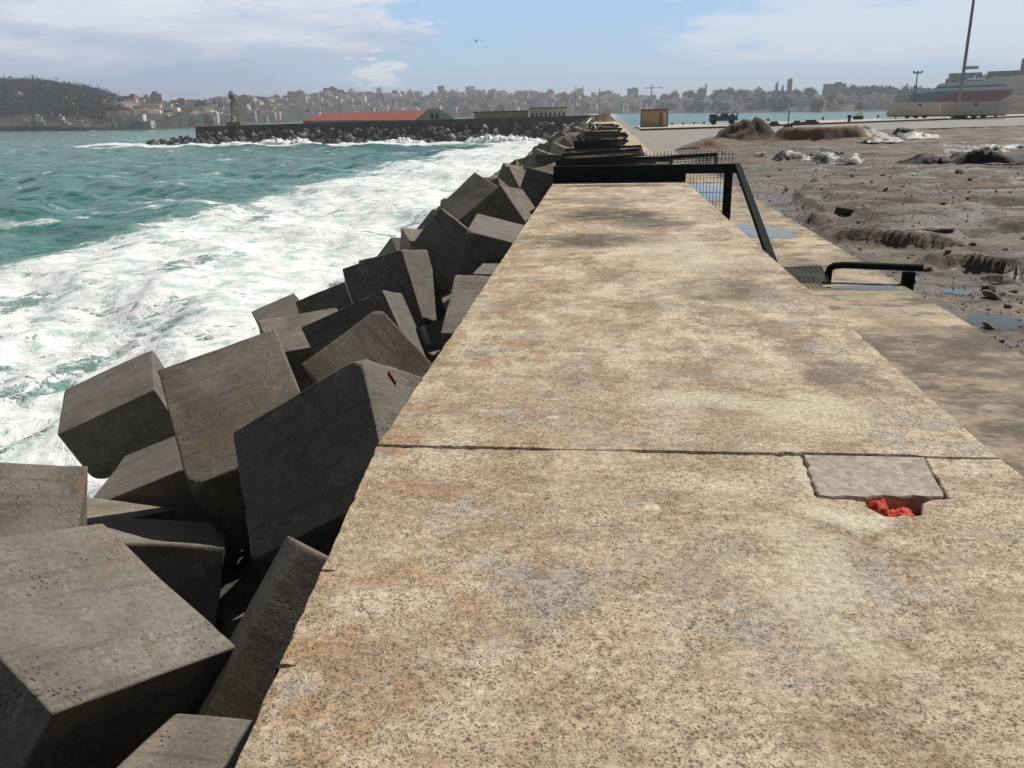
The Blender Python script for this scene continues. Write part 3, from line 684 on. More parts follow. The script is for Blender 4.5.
pt = [V2(1.225 + (p[0] - 1.225) * 1.045, 3.785 + (p[1] - 3.785) * 1.03) for p in [(1.515, 3.785), (1.502, 3.70), (1.488, 3.60), (1.475, 3.50), (1.468, 3.42), (1.448, 3.372), (1.39, 3.362), (1.33, 3.372), (1.27, 3.352), (1.21, 3.366), (1.14, 3.342), (1.06, 3.352), (1.0, 3.338), (0.958, 3.352), (0.952, 3.39), (0.960, 3.43), (0.956, 3.49), (0.968, 3.55), (0.964, 3.61), (0.985, 3.66), (0.980, 3.72), (0.990, 3.785)]]
slab('cement_patch', list(reversed(pt)), 0.006, -0.13, MPATCH, wall, WB)
fl = MB(); fl.box((1.23 - WB[0], 3.48 - WB[1], -.16 - WB[2]), (.72, .72, .06)); fl.build('pocket_floor', MPIT, wall)
# loose bits along the gap
def crumple(name, w, l, n, amp, sag, seed, mt, parent=None, loc=(0, 0, 0), rz=0, freq=4.0, folds=0.0, smooth=True):
    """a crumpled sheet: broad folds broken into hard creases, edges on the ground"""
    m_ = max(6, int(n * l / w)); U, V = np.meshgrid(np.linspace(-.5, .5, n), np.linspace(-.5, .5, m_), indexing='ij')
    u, v = U.ravel(), V.ravel(); P = np.c_[u * w * freq, v * l * freq]; rs = np.random.default_rng(seed)
    edge_ = 1 + .5 * (fbm(np.c_[u * 5, v * 5], seed + 3, 3) - .5); jx = .35 / n; jy = .35 / m_
    x = (u + rs.uniform(-jx, jx, len(u))) * w * edge_; y = (v + rs.uniform(-jy, jy, len(u))) * l * edge_
    low = sstep(.38, .72, fbm(P * .7, seed + 5, 2)); crease = 1 - np.abs(2 * fbm(P * 1.6 + 5, seed + 8, 3, .5) - 1)
    rim = sstep(1.0, .55, np.maximum(np.abs(u), np.abs(v)) * 2)
    z = amp * rim * (.75 * low + .55 * crease ** 3) + amp * rs.uniform(0, .16, len(u)) - sag * (1 - rim)
    o = grid_obj(name, np.c_[x, y, z], n, m_, mt, parent, smooth); o.location = loc; o.rotation_euler = (0, 0, rz)
    return o
rp = crumple('red_plastic_net', .215, .15, 34, .045, .03, 83, MRED, loc=(1.228, 3.25, -.040), freq=16, smooth=False)
tag(rp, 'crumpled red plastic net showing in the broken hole by the grey cement patch', 'plastic net')

# ================================================================== ARMOUR BLOCKS
def block_mesh(d, seed, chip=0.042, fine=True):
    """a cast cube with rounded, chipped arrises"""
    h = np.array(d) / 2
    k = [-1, -.975, -.94, -.88, -.78, -.62, -.42, -.2, 0, .2, .42, .62, .78, .88, .94, .975, 1] if fine else [-1, -.93, -.75, -.3, .3, .75, .93, 1]
    n = len(k); idx = {}; vs = []; fs = []
    def vid(i, j, l):
        if (i, j, l) not in idx: idx[(i, j, l)] = len(vs); vs.append((k[i], k[j], k[l]))
        return idx[(i, j, l)]
    e = n - 1
    for a in range(e):
        for b in range(e):
            fs.append((vid(a, b, 0), vid(a, b + 1, 0), vid(a + 1, b + 1, 0), vid(a + 1, b, 0)))
            fs.append((vid(a, b, e), vid(a + 1, b, e), vid(a + 1, b + 1, e), vid(a, b + 1, e)))
            fs.append((vid(a, 0, b), vid(a + 1, 0, b), vid(a + 1, 0, b + 1), vid(a, 0, b + 1)))
            fs.append((vid(a, e, b), vid(a, e, b + 1), vid(a + 1, e, b + 1), vid(a + 1, e, b)))
            fs.append((vid(0, a, b), vid(0, a, b + 1), vid(0, a + 1, b + 1), vid(0, a + 1, b)))
            fs.append((vid(e, a, b), vid(e, a + 1, b), vid(e, a + 1, b + 1), vid(e, a, b + 1)))
    U = np.array(vs); P = U * h
    nz = fbm(P * 2.6 + seed * 11.3, 5, 4, .6)
    r = (0.007 + chip * 2.2 * np.clip(nz - .52, 0, 1) * 2)[:, None]
    inner = np.clip(P, -(h - r), h - r); dv = P - inner; L = np.linalg.norm(dv, axis=1, keepdims=True)
    P = inner + np.where(L > 1e-6, dv / np.maximum(L, 1e-6) * np.minimum(r, L), 0)
    P = P + (fbm(P * 1.3 + seed * 3.1, 9, 3)[:, None] - .5) * 0.022 * U
    # a few knocked-off corners
    rr = np.random.default_rng(seed)
    for c in range(3):
        s = rr.choice([-1, 1], 3); cn = s * h; nrm = s / np.sqrt(3); cut = rr.uniform(.01, .11) * (h.mean() / .8)
        dist = (P - cn) @ nrm + cut + 0.04 * (fbm(P * 7, seed + 3, 3) - .5)
        P = P - np.clip(dist, 0, None)[:, None] * nrm
    me = bpy.data.meshes.new('breakwater_block'); me.from_pydata(P.tolist(), [], fs); me.update(); me.materials.append(MBK)
    me.polygons.foreach_set('use_smooth', [True] * len(fs)); return me
BL = {'A': [[-3.931, 4.444, -2.219], [0.242, -0.824, 0.512, 0.902, 0.385, 0.194, -0.357, 0.415, 0.837], [1.59, 1.58, 1.6]],
 'B': [[-2.032, 3.233, -2.751], [0.994, 0.112, -0.022, -0.108, 0.986, 0.13, 0.036, -0.127, 0.991], [1.55, 1.6, 1.6]],
 'C': [[-6.089, 7.025, -2.771], [0.872, -0.274, 0.405, 0.435, 0.812, -0.389, -0.222, 0.516, 0.827], [1.29, 1.45, 1.54]],
 'D': [[-4.793, 8.0, -3.776], [0.905, -0.416, 0.092, 0.361, 0.863, 0.352, -0.226, -0.286, 0.931], [0.7, 1.49, 1.57]],
 'E': [[-6.64, 8.754, -3.927], [0.134, -0.988, 0.077, 0.934, 0.152, 0.324, -0.331, 0.029, 0.943], [1.48, 1.6, 1.62]],
 'F': [[-6.263, 10.743, -3.957], [0.923, -0.175, -0.342, 0.134, 0.981, -0.141, 0.36, 0.085, 0.929], [1.6, 1.59, 1.6]],
 'G': [[-8.276, 12.86, -3.322], [0.858, -0.457, -0.236, 0.377, 0.871, -0.315, 0.35, 0.181, 0.919], [1.65, 1.62, 1.11]],
 'H': [[-4.35, 9.35, -2.303], [0.869, -0.494, 0.033, 0.428, 0.717, -0.55, 0.248, 0.492, 0.834], [1.5, 1.9, 1.59]],
 'I': [[-2.48, 7.697, -1.917], [0.836, -0.313, -0.45, -0.175, 0.625, -0.76, 0.52, 0.715, 0.468], [1.84, 1.39, 1.52]],
 'J': [[-3.018, 10.984, -2.292], [0.675, 0.735, -0.065, -0.571, 0.463, -0.678, -0.468, 0.495, 0.732], [1.61, 1.35, 1.58]],
 'K': [[-3.958, 13.435, -2.147], [0.91, -0.413, 0.039, 0.133, 0.201, -0.971, 0.393, 0.888, 0.238], [1.48, 1.25, 1.59]],
 'O': [[-4.096, 16.086, -1.868], [0.949, -0.281, -0.143, -0.091, 0.19, -0.978, 0.302, 0.941, 0.154], [1.31, 1.47, 1.4]],
 'N': [[-6.001, 18.216, -3.199], [0.925, -0.381, 0.011, 0.175, 0.401, -0.899, 0.338, 0.833, 0.437], [1.23, 1.61, 1.59]],
 'M': [[-7.564, 19.091, -3.646], [0.819, -0.531, -0.215, 0.477, 0.84, -0.258, 0.318, 0.109, 0.942], [1.15, 1.49, 1.6]],
 'L': [[-5.728, 15.276, -3.162], [0.868, -0.494, 0.045, 0.493, 0.849, -0.189, 0.055, 0.186, 0.981], [1.58, 1.59, 1.63]],
 'P': [[-2.908, 17.708, -1.428], [0.677, 0.632, -0.377, -0.601, 0.18, -0.778, -0.424, 0.754, 0.502], [1.62, 1.03, 1.51]],
 'Q': [[-1.993, 15.846, -1.326], [0.968, 0.0, 0.25, 0.025, 0.995, -0.096, -0.249, 0.099, 0.963], [1.36, 1.48, 1.59]],
 'S': [[-1.735, 12.344, -1.877], [0.999, -0.019, 0.04, 0.031, 0.939, -0.342, -0.031, 0.343, 0.939], [1.16, 1.63, 1.57]],
 'R': [[-1.635, 14.32, -1.807], [1.0, 0.0, 0.03, -0.001, 1.0, 0.028, -0.03, -0.028, 0.999], [1.05, 1.49, 1.58]],
 'T': [[-3.227, 21.306, -1.075], [0.752, 0.643, -0.143, -0.542, 0.48, -0.69, -0.375, 0.597, 0.71], [1.2, 1.66, 1.36]],
 'U': [[-3.046, 23.121, -1.372], [0.912, -0.211, -0.352, -0.187, 0.551, -0.813, 0.365, 0.807, 0.463], [1.53, 1.62, 1.52]],
 'W': [[-2.231, 5.284, -2.533], [0.41, 0.394, -0.822, -0.811, 0.57, -0.132, 0.416, 0.721, 0.554], [1.46, 1.62, 1.22]],
 'X': [[-2.492, 25.099, -1.204], [0.687, -0.424, -0.59, -0.267, 0.608, -0.748, 0.676, 0.671, 0.304], [1.6, 1.56, 1.55]],
 'Y': [[-1.698, 21.527, -0.902], [0.962, 0.272, -0.0, -0.117, 0.412, -0.904, -0.246, 0.87, 0.428], [0.83, 1.68, 1.54]],
 'Z': [[-2.307, 19.484, -1.092], [0.258, -0.569, 0.781, 0.953, 0.284, -0.107, -0.161, 0.771, 0.616], [1.45, 1.35, 1.56]]}
c_, r_, d_ = BL['D']; Rm = np.array(r_).reshape(3, 3); BL['D'] = [(np.array(c_) + Rm @ np.array([-.38, 0, 0])).tolist(), r_, [1.46, d_[1], d_[2]]]
LAB = {
 'A': 'largest concrete cube at the bottom left, pale sunlit top with dark diagonal streaks',
 'B': 'grey pitted concrete cube low beside the wall at the very bottom of the view',
 'C': 'concrete cube cut by the left edge with a flat grey lit face',
 'D': 'low cube with a pitted bluish top, wedged behind the streaked biggest cube',
 'E': 'cube showing only a thin sunlit sliver of top behind the streaked biggest cube',
 'F': 'brown-topped cube lying under the tilted cube nearest the surf',
 'G': 'tilted cube nearest the surf, sunlit top over a black shaded front',
 'H': 'upright tilted cube with a broad lit face speckled with black pits',
 'I': 'big dark cube leaning on the wall, red paint dash on its lit side',
 'J': 'dim brown cube with a pointed top, behind the one with the red paint dash',
 'K': 'cube with long black front and narrow lit side, behind the pointed dim brown cube',
 'L': 'small bluish flat-topped cube wedged low behind the pitted upright cube',
 'M': 'reddish chipped cube at the outer edge against the white foam',
 'N': 'dark flat cube right beside the reddish chipped one at the outer edge',
 'O': 'black-fronted cube with a striped wood-brown lit side',
 'P': 'dark cube with a peaked top and large shaded face, past the striped one',
 'Q': 'pale grey lit cube top touching the wall, black front below',
 'R': 'narrow bluish cube squeezed against the wall below the pale grey lit top',
 'S': 'light grey cube rising close to the wall beside the striped brown one',
 'T': 'dark peaked cube on the crest with a thin bright right rim',
 'U': 'reddish dark cube behind the crest, far half hidden by the peaked one',
 'W': 'shaded cube tipped on its corner against the wall, thin lit top',
 'X': 'pointed dark cube near the fallen fence, seaward of the others',
 'Y': 'dark cube with a bright right rim beside the end of the fallen fence',
 'Z': 'pale olive lit cube sloping down to the wall near the fence',
}
GRP = 'concrete cubes piled along the seaward side of the wall'
OBB = []
for i, (k, (c, r, d)) in enumerate(BL.items()):
    o = bpy.data.objects.new('breakwater_block', block_mesh(d, 10 + i)); COL.objects.link(o)
    Rm = Matrix((r[0:3], r[3:6], r[6:9])); o.matrix_world = Matrix.Translation(c) @ Rm.to_4x4()
    tag(o, LAB[k], 'concrete block', GRP); OBB.append((np.array(c), np.array(r).reshape(3, 3), np.array(d)))
    if k == 'I':
        mk = MB(); mk.box((d[0] / 2 + .002, .55, .35), (.03, .14, .022), Matrix.Rotation(R(35), 3, 'X'))
        q = mk.build('paint_mark', mat('red_mark_paint', (0.30, 0.045, 0.03), 0.7, var=.4, scale=30), o); q['label'] = 'red paint dash'
def sat(a, b, slack=0.0):
    c1, R1, d1 = a; c2, R2, d2 = b; t = c2 - c1
    if np.linalg.norm(t) > (np.linalg.norm(d1) + np.linalg.norm(d2)) / 2: return False
    ax = [R1[:, i] for i in range(3)] + [R2[:, i] for i in range(3)]
    for i in range(3):
        for j in range(3):
            q = np.cross(R1[:, i], R2[:, j]); n = np.linalg.norm(q)
            if n > .05: ax.append(q / n)
    return all((np.abs(a_ @ R1) @ d1 + np.abs(a_ @ R2) @ d2) / 2 - abs(a_ @ t) > slack for a_ in ax)
proto = [block_mesh((1.58, 1.6, 1.56), 60 + i, fine=True) for i in range(5)]
rr = random.Random(31)
def surf_z(x):                                    # centre height of the top layer across the slope
    return np.interp(-x, [1.9, 3.5, 5.5, 7.5, 9.5], [-1.25, -1.75, -2.9, -4.1, -5.1])
def try_block(x, y, z, maxtilt, label, slack):
    for t in range(14):
        e = Matrix.Rotation(rr.uniform(0, 6.28), 3, 'Z') @ Matrix.Rotation(R(rr.uniform(-maxtilt, maxtilt)), 3, 'X') @ Matrix.Rotation(R(rr.uniform(-maxtilt, maxtilt)), 3, 'Y')
        px, py, pz = x + rr.uniform(-.3, .3), y + rr.uniform(-.35, .35), z + rr.uniform(-.3, .25)
        ob = (np.array((px, py, pz)), np.array(e), np.array((1.58, 1.6, 1.56)))
        ext = float(np.abs(ob[1][0]) @ ob[2]) / 2
        if px + ext > XL - .03: px = XL - .03 - ext; ob = (np.array((px, py, pz)), ob[1], ob[2])
        if any(sat(ob, q, slack) for q in OBB if abs(q[0][1] - py) < 3): continue
        OBB.append(ob)
        o = bpy.data.objects.new('breakwater_block', proto[rr.randrange(5)]); COL.objects.link(o)
        o.matrix_world = Matrix.Translation((px, py, pz)) @ e.to_4x4()
        return tag(o, label, 'concrete block', GRP)
    return None
L_LOW = 'shaded concrete cube deep in the gaps under the nearer cubes'
L_FAR = 'grey concrete cube in the long far row beyond the first fallen fence panel'
for y in np.arange(1.0, 24, 1.75):                # the lower layer, mostly in shadow
    for x, z in ((-2.1, -4.3), (-3.9, -4.6), (-5.7, -5.0), (-7.4, -5.5), (-8.9, -5.9)):
        try_block(x, y, z, 25, L_LOW, .25)
y = 26.6
while y < 196:
    for x in (-2.15, -3.8, -5.6, -7.4):
        if y > 110 and x < -6.5: continue
        try_block(x, y + rr.uniform(-.3, .3), surf_z(x), 42, L_FAR, .22)
    y += 1.75 if y < 70 else 2.2
# rubble core under the cubes
U = np.linspace(0, 1, 40); Y = np.linspace(-4, 205, 420); UU, YY = np.meshgrid(U, Y, indexing='ij'); x = XL + .02 - UU.ravel() * 10.5; yv = YY.ravel()
z = np.interp(-x, [1.1, 4, 7.5, 11.7], [-3.9, -4.4, -5.5, -7.2]) + .9 * (fbm(np.c_[x, yv] / 1.1, 91, 4) - .5)
o = grid_obj('rubble_slope', np.c_[x, yv, z], 40, 420, MROCK); tag(o, kind='structure')
if o.data.polygons[0].normal.z < 0: o.data.flip_normals()

# ================================================================== FALLEN FENCE
def wires(mb, w, d, sx, sy, r=.006, x0=0.0, y0=0.0, plane='xy'):
    f = (lambda a, b: (x0 + a, y0 + b, 0)) if plane == 'xy' else (lambda a, b: (x0 + a, 0, y0 + b))
    n = int(w / sx)
    for i in range(1, n): mb.tube([f(i * w / n, 0), f(i * w / n, d)], r, 4, False)
    n = int(d / sy)
    for i in range(1, n): mb.tube([f(0, i * d / n), f(w, i * d / n)], r, 4, False)
    return mb
YF = 19.5
fn = empty('mesh_fence', (2.4, YF, LEDGE), 0, 'dark green fence across the wall top with an upright post and long raking brace', 'fence')
MB().box((-1.43, 0, 1.17), (4.15, .16, .20)).build('top_rail', MDARK, fn)
q = MB(); q.box((-2.02, .05, .985), (3.0, .05, .17)); q.build('kick_sheet', MDARK, fn)
MB().box((.42, .02, .52), (.17, .15, 1.10)).build('post', MDARK, fn)
MB().tube([(.60, -.02, 1.22), (.46, -3.2, .62), (.30, -6.5, .0)], .085, 4).build('brace', MDARK, fn)
q = wires(MB(), .9, 1.05, .075, .2, .007, -.5, .02, 'xz'); q.build('wire_mesh', MWIRE, fn)
q = wires(MB(), 2.4, .28, .08, .09, .008, -1.8, 1.28, 'xz'); o = q.build('wire_mesh', MWIRE, fn); o.location.y = .25
def fallen(y, x0, w, d, h, yaw, label, sheet=None, thick=.10, first=[None]):
    e = empty('fallen_fence', (x0, y + d, .03), R(yaw), label, 'fence', 'fallen fence panels lying on the seawall top')
    e.rotation_euler = (-math.asin(min(.95, h / d)), R(yaw * .45), R(yaw))
    for yy in (-d, 0): MB().box((w / 2, yy, thick / 2), (w, thick * .8, thick)).build('rail', MFALL, e)
    for xx in (thick / 2, w - thick / 2): MB().box((xx, -d / 2, thick / 2), (thick, d - thick * .9, thick * .96)).build('side_bar', MFALL, e)
    if sheet:
        n = 14; m_ = 8; U, V = np.meshgrid(np.linspace(0, 1, n), np.linspace(0, 1, m_), indexing='ij'); u = U.ravel(); v = V.ravel()
        grid_obj('infill_sheet', np.c_[thick + u * (w - 2 * thick), -d + .06 + v * (d - .12), thick * .55 + .10 * (fbm(np.c_[u * 3 + y, v * 2], 7, 3) - .5)], n, m_, sheet, e)
    else:
        wires(MB(), w - 2 * thick, d - thick, .085, .22, .009, thick, -d + thick / 2).build('wire_mesh', MWIRE, e).location.z = thick / 2
    return e
PN = [(20.15, -1.12, 1.9, 1.1, .36, 1, 'rusty brown sheeted fence panel lying right behind the upright fence', MRUST),
      (20.5, .95, 1.9, 1.3, .36, -7, 'short fallen fence panel at the right, propped behind the raking brace', None),
      (21.6, -1.1, 2.9, 1.3, .24, -2, 'widest fallen mesh panel, just past the rusty brown sheeted one', None)]
yy_ = 23.2; k = 0; rq = random.Random(3)
ORD = ['second', 'third', 'fourth', 'fifth', 'sixth', 'seventh', 'eighth', 'ninth', 'tenth', 'eleventh', 'twelfth', 'thirteenth']
while k < 12:
    w_ = [2.55, 2.3, 2.5, 1.7, 1.65, 2.0, 2.1, 1.9, 2.2, 2.0, 1.8, 1.9][k]
    PN.append((yy_, -1.1 + rq.uniform(0, .25), w_, 1.4 + yy_ * .012, (.14 + .12 * rq.random()) * (1 + (yy_ - 20) * .012) + (.10 if k == 3 else 0), rq.uniform(-9, 9),
               'tipped up green-black sheeted panel midway along the fallen row' if k == 3 else 'fallen mesh panel, %s past the rusty brown sheeted one' % ORD[k], MFALL if k == 3 else None))
    yy_ *= 1.105; k += 1
for a in PN: fallen(*a[:7], sheet=a[7], thick=.075 if a[0] < 40 else .11)
tg = MB(); rr = random.Random(5)
for i in range(9):
    p = Vector((rr.uniform(-.5, .4), rr.uniform(-2, 2), 0)); q = p + Vector((rr.uniform(-.9, .9), rr.uniform(-1.5, 1.5), rr.uniform(.5, 1.1)))
    tg.tube([p, (p + q) / 2 + Vector((rr.uniform(-.3, .3), 0, .2)), q], .035, 5)
o = tg.build('bent_bars', MGALV); o.location = (-.75, 50, 0); tag(o, 'tangle of pale bent steel bars at the seaward edge of the wall', 'bent bars')
def mound(name, cx, cy, rx, ry, h, z0, mt, seed, n=48, amp=.35, flat=0.0, rz=0):
    U, V = np.meshgrid(np.linspace(-1.15, 1.15, n), np.linspace(-1.15, 1.15, n), indexing='ij'); u, v = U.ravel(), V.ravel()
    P = np.c_[u * rx, v * ry]; q = np.sqrt(u * u + v * v) + .45 * (fbm(P / 1.6, seed, 4) - .5)
    z = h * sstep(1.0, flat, q) * (1 + amp * 2 * (fbm(P / .9, seed + 1, 5, .6) - .5)) - .25 * sstep(.9, 1.3, q)
    o = grid_obj(name, np.c_[u * rx, v * ry, z], n, n, mt); o.location = (cx, cy, z0); o.rotation_euler = (0, 0, rz)
    if o.data.polygons[0].normal.z < 0: o.data.flip_normals()
    return o
tag(mound('rubble_heap', .2, 118, 1.6, 9, .85, -.05, MEARTH, 95, amp=.7, flat=.4), 'dark brown heap of rubble on the far end of the seawall', 'rubble heap')
# bent pipe post lying on the walkway
e1 = gnd(923, 268, -.67)
rl = empty('fence_post', (3.33, 12.49, LEDGE), 0, 'bent dark steel pipe post standing out over the walkway edge', 'fence post')
L = lambda v: Vector(v) - Vector((3.33, 12.49, LEDGE))
MB().tube([L((3.33, 12.49, LEDGE + .0)), L((3.33, 12.49, -.76)), L((3.345, 12.495, -.70)), L((3.40, 12.51, -.665)), L((3.55, 12.56, -.66)), L(e1)], .052, 10).build('pipe', MDARK, rl, True)
st = gnd(907, 287, -.95)
MB().box(L((st.x, st.y, -.86)), (.15, .12, .26)).build('foot_stub', MDARK, rl)
q = wires(MB(), 1.35, 1.0, .06, .06, .008); sc = q.build('mesh_scrap', MWIRE); sc.location = (1.90, 12.15, LEDGE + .02); sc.rotation_euler = (R(4), R(-3), R(-6))
tag(sc, 'torn scrap of dark wire mesh lying between the bent pipe post and the wall', 'wire mesh')

# ================================================================== STREWN ON THE MUD
def ground_z(x, y): return float(mud_height(np.array([x]), np.array([y]))[0])
def plate(name, cx, cy, w, d, t, tilt, rz, mt, label, seed):
    rr = random.Random(seed); n = 11; pts = []
    for i in range(n):
        a = 2 * math.pi * i / n; k = rr.uniform(.72, 1.1); pts.append((w / 2 * k * math.cos(a), d / 2 * k * math.sin(a)))
    m = MB(); m.prism(pts, -t / 2, t / 2); o = m.build(name, mt)
    bm = bmesh.new(); bm.from_mesh(o.data); bmesh.ops.subdivide_edges(bm, edges=bm.edges, cuts=3, use_grid_fill=True)
    for v in bm.verts: v.co += Vector((rr.uniform(-1, 1), rr.uniform(-1, 1), rr.uniform(-1, 1))) * t * .13
    bm.to_mesh(o.data); bm.free()
    o.location = (cx, cy, ground_z(cx, cy) + t * .1); o.rotation_euler = (R(tilt), R(tilt * .4), R(rz)); return tag(o, label, 'asphalt slab')
MBROK = mat('broken_asphalt', (0.055, 0.047, 0.040), 0.9, var=.5, scale=6, bump=.03)
for a in [(6.5, 17.5, .9, .4, .09, -5, -4, 'thin dark asphalt slab on the broken crust right of the fence brace', 2), (6.0, 21.6, .7, .5, .10, 9, 40, 'broken asphalt lump at the bend of the washed-out edge', 4)]:
    plate('asphalt_slab', *a[:7], MBROK, a[7], a[8])
def at_ground(px, py, dz=0.0):
    p = gnd(px, py, -.95); return (p.x, p.y, ground_z(p.x, p.y) + dz)
def tarp(px, py, w, l, amp, seed, mt, label, rz=0, folds=.0):
    o = crumple('plastic_sheet', w, l, 16 if w < 4 else 30, amp * .42, .06, seed, mt, loc=at_ground(px, py, .05), rz=R(rz), freq=.9, smooth=False); return tag(o, label, 'plastic sheet')
tarp(838, 160, 2.6, 2.0, .9, 101, MSILV, 'silver crumpled plastic sheet, the larger of two in the middle of the site', -20, .25)
tarp(826, 157, 1.5, 1.0, 1.0, 102, MBLKS, 'black flap of plastic beside the larger silver sheet', 10, .2)
tarp(792, 158, 1.7, 1.4, .9, 103, MSILV, 'smaller silver plastic sheet left of the black flap', 15, .2)
tarp(760, 156, .8, .6, .3, 104, MWHTS, 'scrap of white plastic left of the silver sheets', 0)
tarp(882, 141, 3.2, 2.6, 1.0, 105, MSILV, 'grey plastic sheet over the pale rubble near the paving', -10, .3)
tarp(915, 139, 3.6, 2.6, .8, 106, MSILV, 'wide grey plastic sheet right of the pale rubble', 20, .3)
tarp(905, 133, 2.0, 1.2, .9, 107, MBLKS, 'small black plastic bundle on the far edge of the site', 0, .2)
tarp(982, 150, 2.6, 1.7, .9, 108, MWHTS, 'white torn sheet lying at the right above the long black strip', -12, .2)
tarp(1018, 145, 3.5, 1.8, .4, 109, MSILV, 'pale lilac-grey sheet at the right edge of the site', 0, .2)
o = tarp(975, 163, 6.4, .9, 1.0, 110, MBLKS, 'long black strip of plastic lying across the mud at the right', -8, .1)
tarp(935, 160, 1.4, .5, .7, 111, MBLKS, 'short black strip end with a pale streak, left of the long black strip', -10)
tarp(690, 149, 1.6, 1.0, .5, 112, MBLKS, 'small black bundle at the left foot of the brown earth heap', 0, .2)
hp = gnd(752, 139, -.95); tag(mound('earth_heap', hp.x, hp.y + 3, 3.0, 3.0, 1.55, -1.1, MEARTH, 121, amp=.55, flat=.3), 'dark brown pointed earth heap beside the paving', 'earth heap')
r1 = gnd(818, 139, -.95); tag(mound('earth_bank', r1.x + .3, r1.y + 2, 4.4, 1.8, .95, -1.1, MEARTHR, 123, amp=.14, flat=.55, rz=.06), 'long flat-topped red-brown earth bank right of the pointed heap', 'earth bank')
s1 = gnd(872, 137, -.95); tag(mound('rubble_heap', s1.x, s1.y + 2, 2.0, 1.6, 1.0, -1.1, MSAND, 125, amp=.4), 'pale heap of rubble at the end of the red-brown bank', 'rubble heap')
s1 = gnd(700, 147, -.95); tag(mound('earth_heap', s1.x + .6, s1.y, 2.2, 2.2, .55, -1.05, MEARTHR, 127, amp=.6), 'low reddish earth spread at the corner of the paving', 'earth heap')
def rock_mesh(name, seed, mt, sx=1, sy=.8, sz=.7, sub=2, k=.5):
    bm = bmesh.new(); bmesh.ops.create_icosphere(bm, subdivisions=sub, radius=.5)
    P = np.array([v.co[:] for v in bm.verts]); P = P * (1 + k * 2 * (fbm(P * 1.9 + seed * 5, seed, 3)[:, None] - .5))
    rs = np.random.default_rng(seed)
    for i in range(7):
        nn = rs.normal(size=3); nn /= np.linalg.norm(nn); dd = P @ nn - rs.uniform(.22, .36); P = P - np.clip(dd, 0, None)[:, None] * nn
    for v, p in zip(bm.verts, P): v.co = (p[0] * sx, p[1] * sy, p[2] * sz)
    me = bpy.data.meshes.new(name); bm.to_mesh(me); bm.free(); me.materials.append(mt); return me
stones = [rock_mesh('stone', 200 + i, MSTONE if i % 3 else MROCK, sub=2) for i in range(6)]
rr = random.Random(77)
for i in range(240):
    y = 9 + 45 * rr.random() ** 1.4; x = 4.5 + (y * .75) * rr.random() ** 1.3
    s = rr.uniform(.05, .15) * (1 + y * .018) * (2.0 if rr.random() < .06 else 1)
    o = bpy.data.objects.new('stone', stones[rr.randrange(6)]); COL.objects.link(o)
    o.location = (x, y, ground_z(x, y) + s * .1); o.scale = (s, s, s); o.rotation_euler = (rr.uniform(-.4, .4), rr.uniform(-.4, .4), rr.uniform(0, 6.28))
    tag(o, 'loose stone lying on the churned mud of the site', 'stone', 'stones scattered over the mud')

# gravel and crumbs of asphalt trodden into the mud
rs = np.random.default_rng(91); N = 5000
gy = 7.5 + 36 * rs.random(N) ** 1.6; gx = 4.4 + (gy * .75) * rs.random(N) ** 1.2
keep = fbm(np.c_[gx, gy] / 1.6, 97, 3) > .46; gx, gy = gx[keep], gy[keep]; gz = mud_height(gx, gy); vs = []; fs = []
for x_, y_, z_ in zip(gx, gy, gz):
    s = .008 + .022 * rs.random() ** 2 + y_ * .0006; k0 = len(vs); q = rs.normal(size=(5, 3)); q /= np.linalg.norm(q, axis=1, keepdims=True)
    a = rs.random() * 6.28; c0 = np.array([x_, y_, z_ + s * .2])
    for j in range(3): vs.append(c0 + s * np.array([math.cos(a + j * 2.1), math.sin(a + j * 2.1), -.3]) * rs.uniform(.7, 1.2))
    vs.append(c0 + s * np.array([.2 * rs.normal(), .2 * rs.normal(), .75])); fs += [(k0, k0 + 1, k0 + 3), (k0 + 1, k0 + 2, k0 + 3), (k0 + 2, k0, k0 + 3), (k0, k0 + 2, k0 + 1)]
o = mesh_obj('gravel', vs, fs, mat('gravel_grey', (0.30, 0.26, 0.22), .9, var=.6, scale=2.5)); tag(o, kind='stuff', label='gravel and asphalt crumbs trodden into the mud', cat='gravel')

# ================================================================== FAR JETTY
jd_ = (JB - JA).normalized(); jl = (JB - JA).length; jn = Vector((jd_.y, -jd_.x)); jang = math.atan2(jd_.y, jd_.x)
def top_z(p, px, py): return 1.6 + p.length * math.tan(azel(px, py)[1])
zA, zB = top_z(JA, 197, 127.2), top_z(JB, 562, 116.4)
jt = empty('jetty', (JA.x, JA.y, SEA), jang, 'long dark stone jetty wall closing off the bay in front of the town', 'jetty')
n = 60; vs = []; fs = []
for i in range(n + 1):
    u = i / n * jl; zt = zA + (zB - zA) * i / n - SEA + .25 * (float(vnoise(np.array([[u / 7, .3]]), 6)[0]) - .5)
    vs += [(u, -.4, -2), (u, 0, zt), (u, 3.5, zt), (u, 3.9, -2)]
for i in range(n):
    a = i * 4
    for k in range(3): fs.append((a + k, a + 4 + k, a + 5 + k, a + 1 + k))
fs += [(0, 1, 2, 3), (n * 4 + 3, n * 4 + 2, n * 4 + 1, n * 4)]
mesh_obj('wall', vs, fs, MJET, jt)
cp = MB()
for i in range(24): cp.box(((i + .5) * jl / 24, .3, zA + (zB - zA) * (i + .5) / 24 - SEA + .05), (jl / 24 - .15, 1.0, .25), Matrix.Rotation(-math.atan2(zB - zA, jl), 3, 'Y'))
cp.build('parapet', MJET, jt)
rk = [rock_mesh('breakwater_rock', 300 + i, MROCKL if i in (1, 4) else MROCK, sub=2, k=.4) for i in range(6)]
rr = random.Random(9)
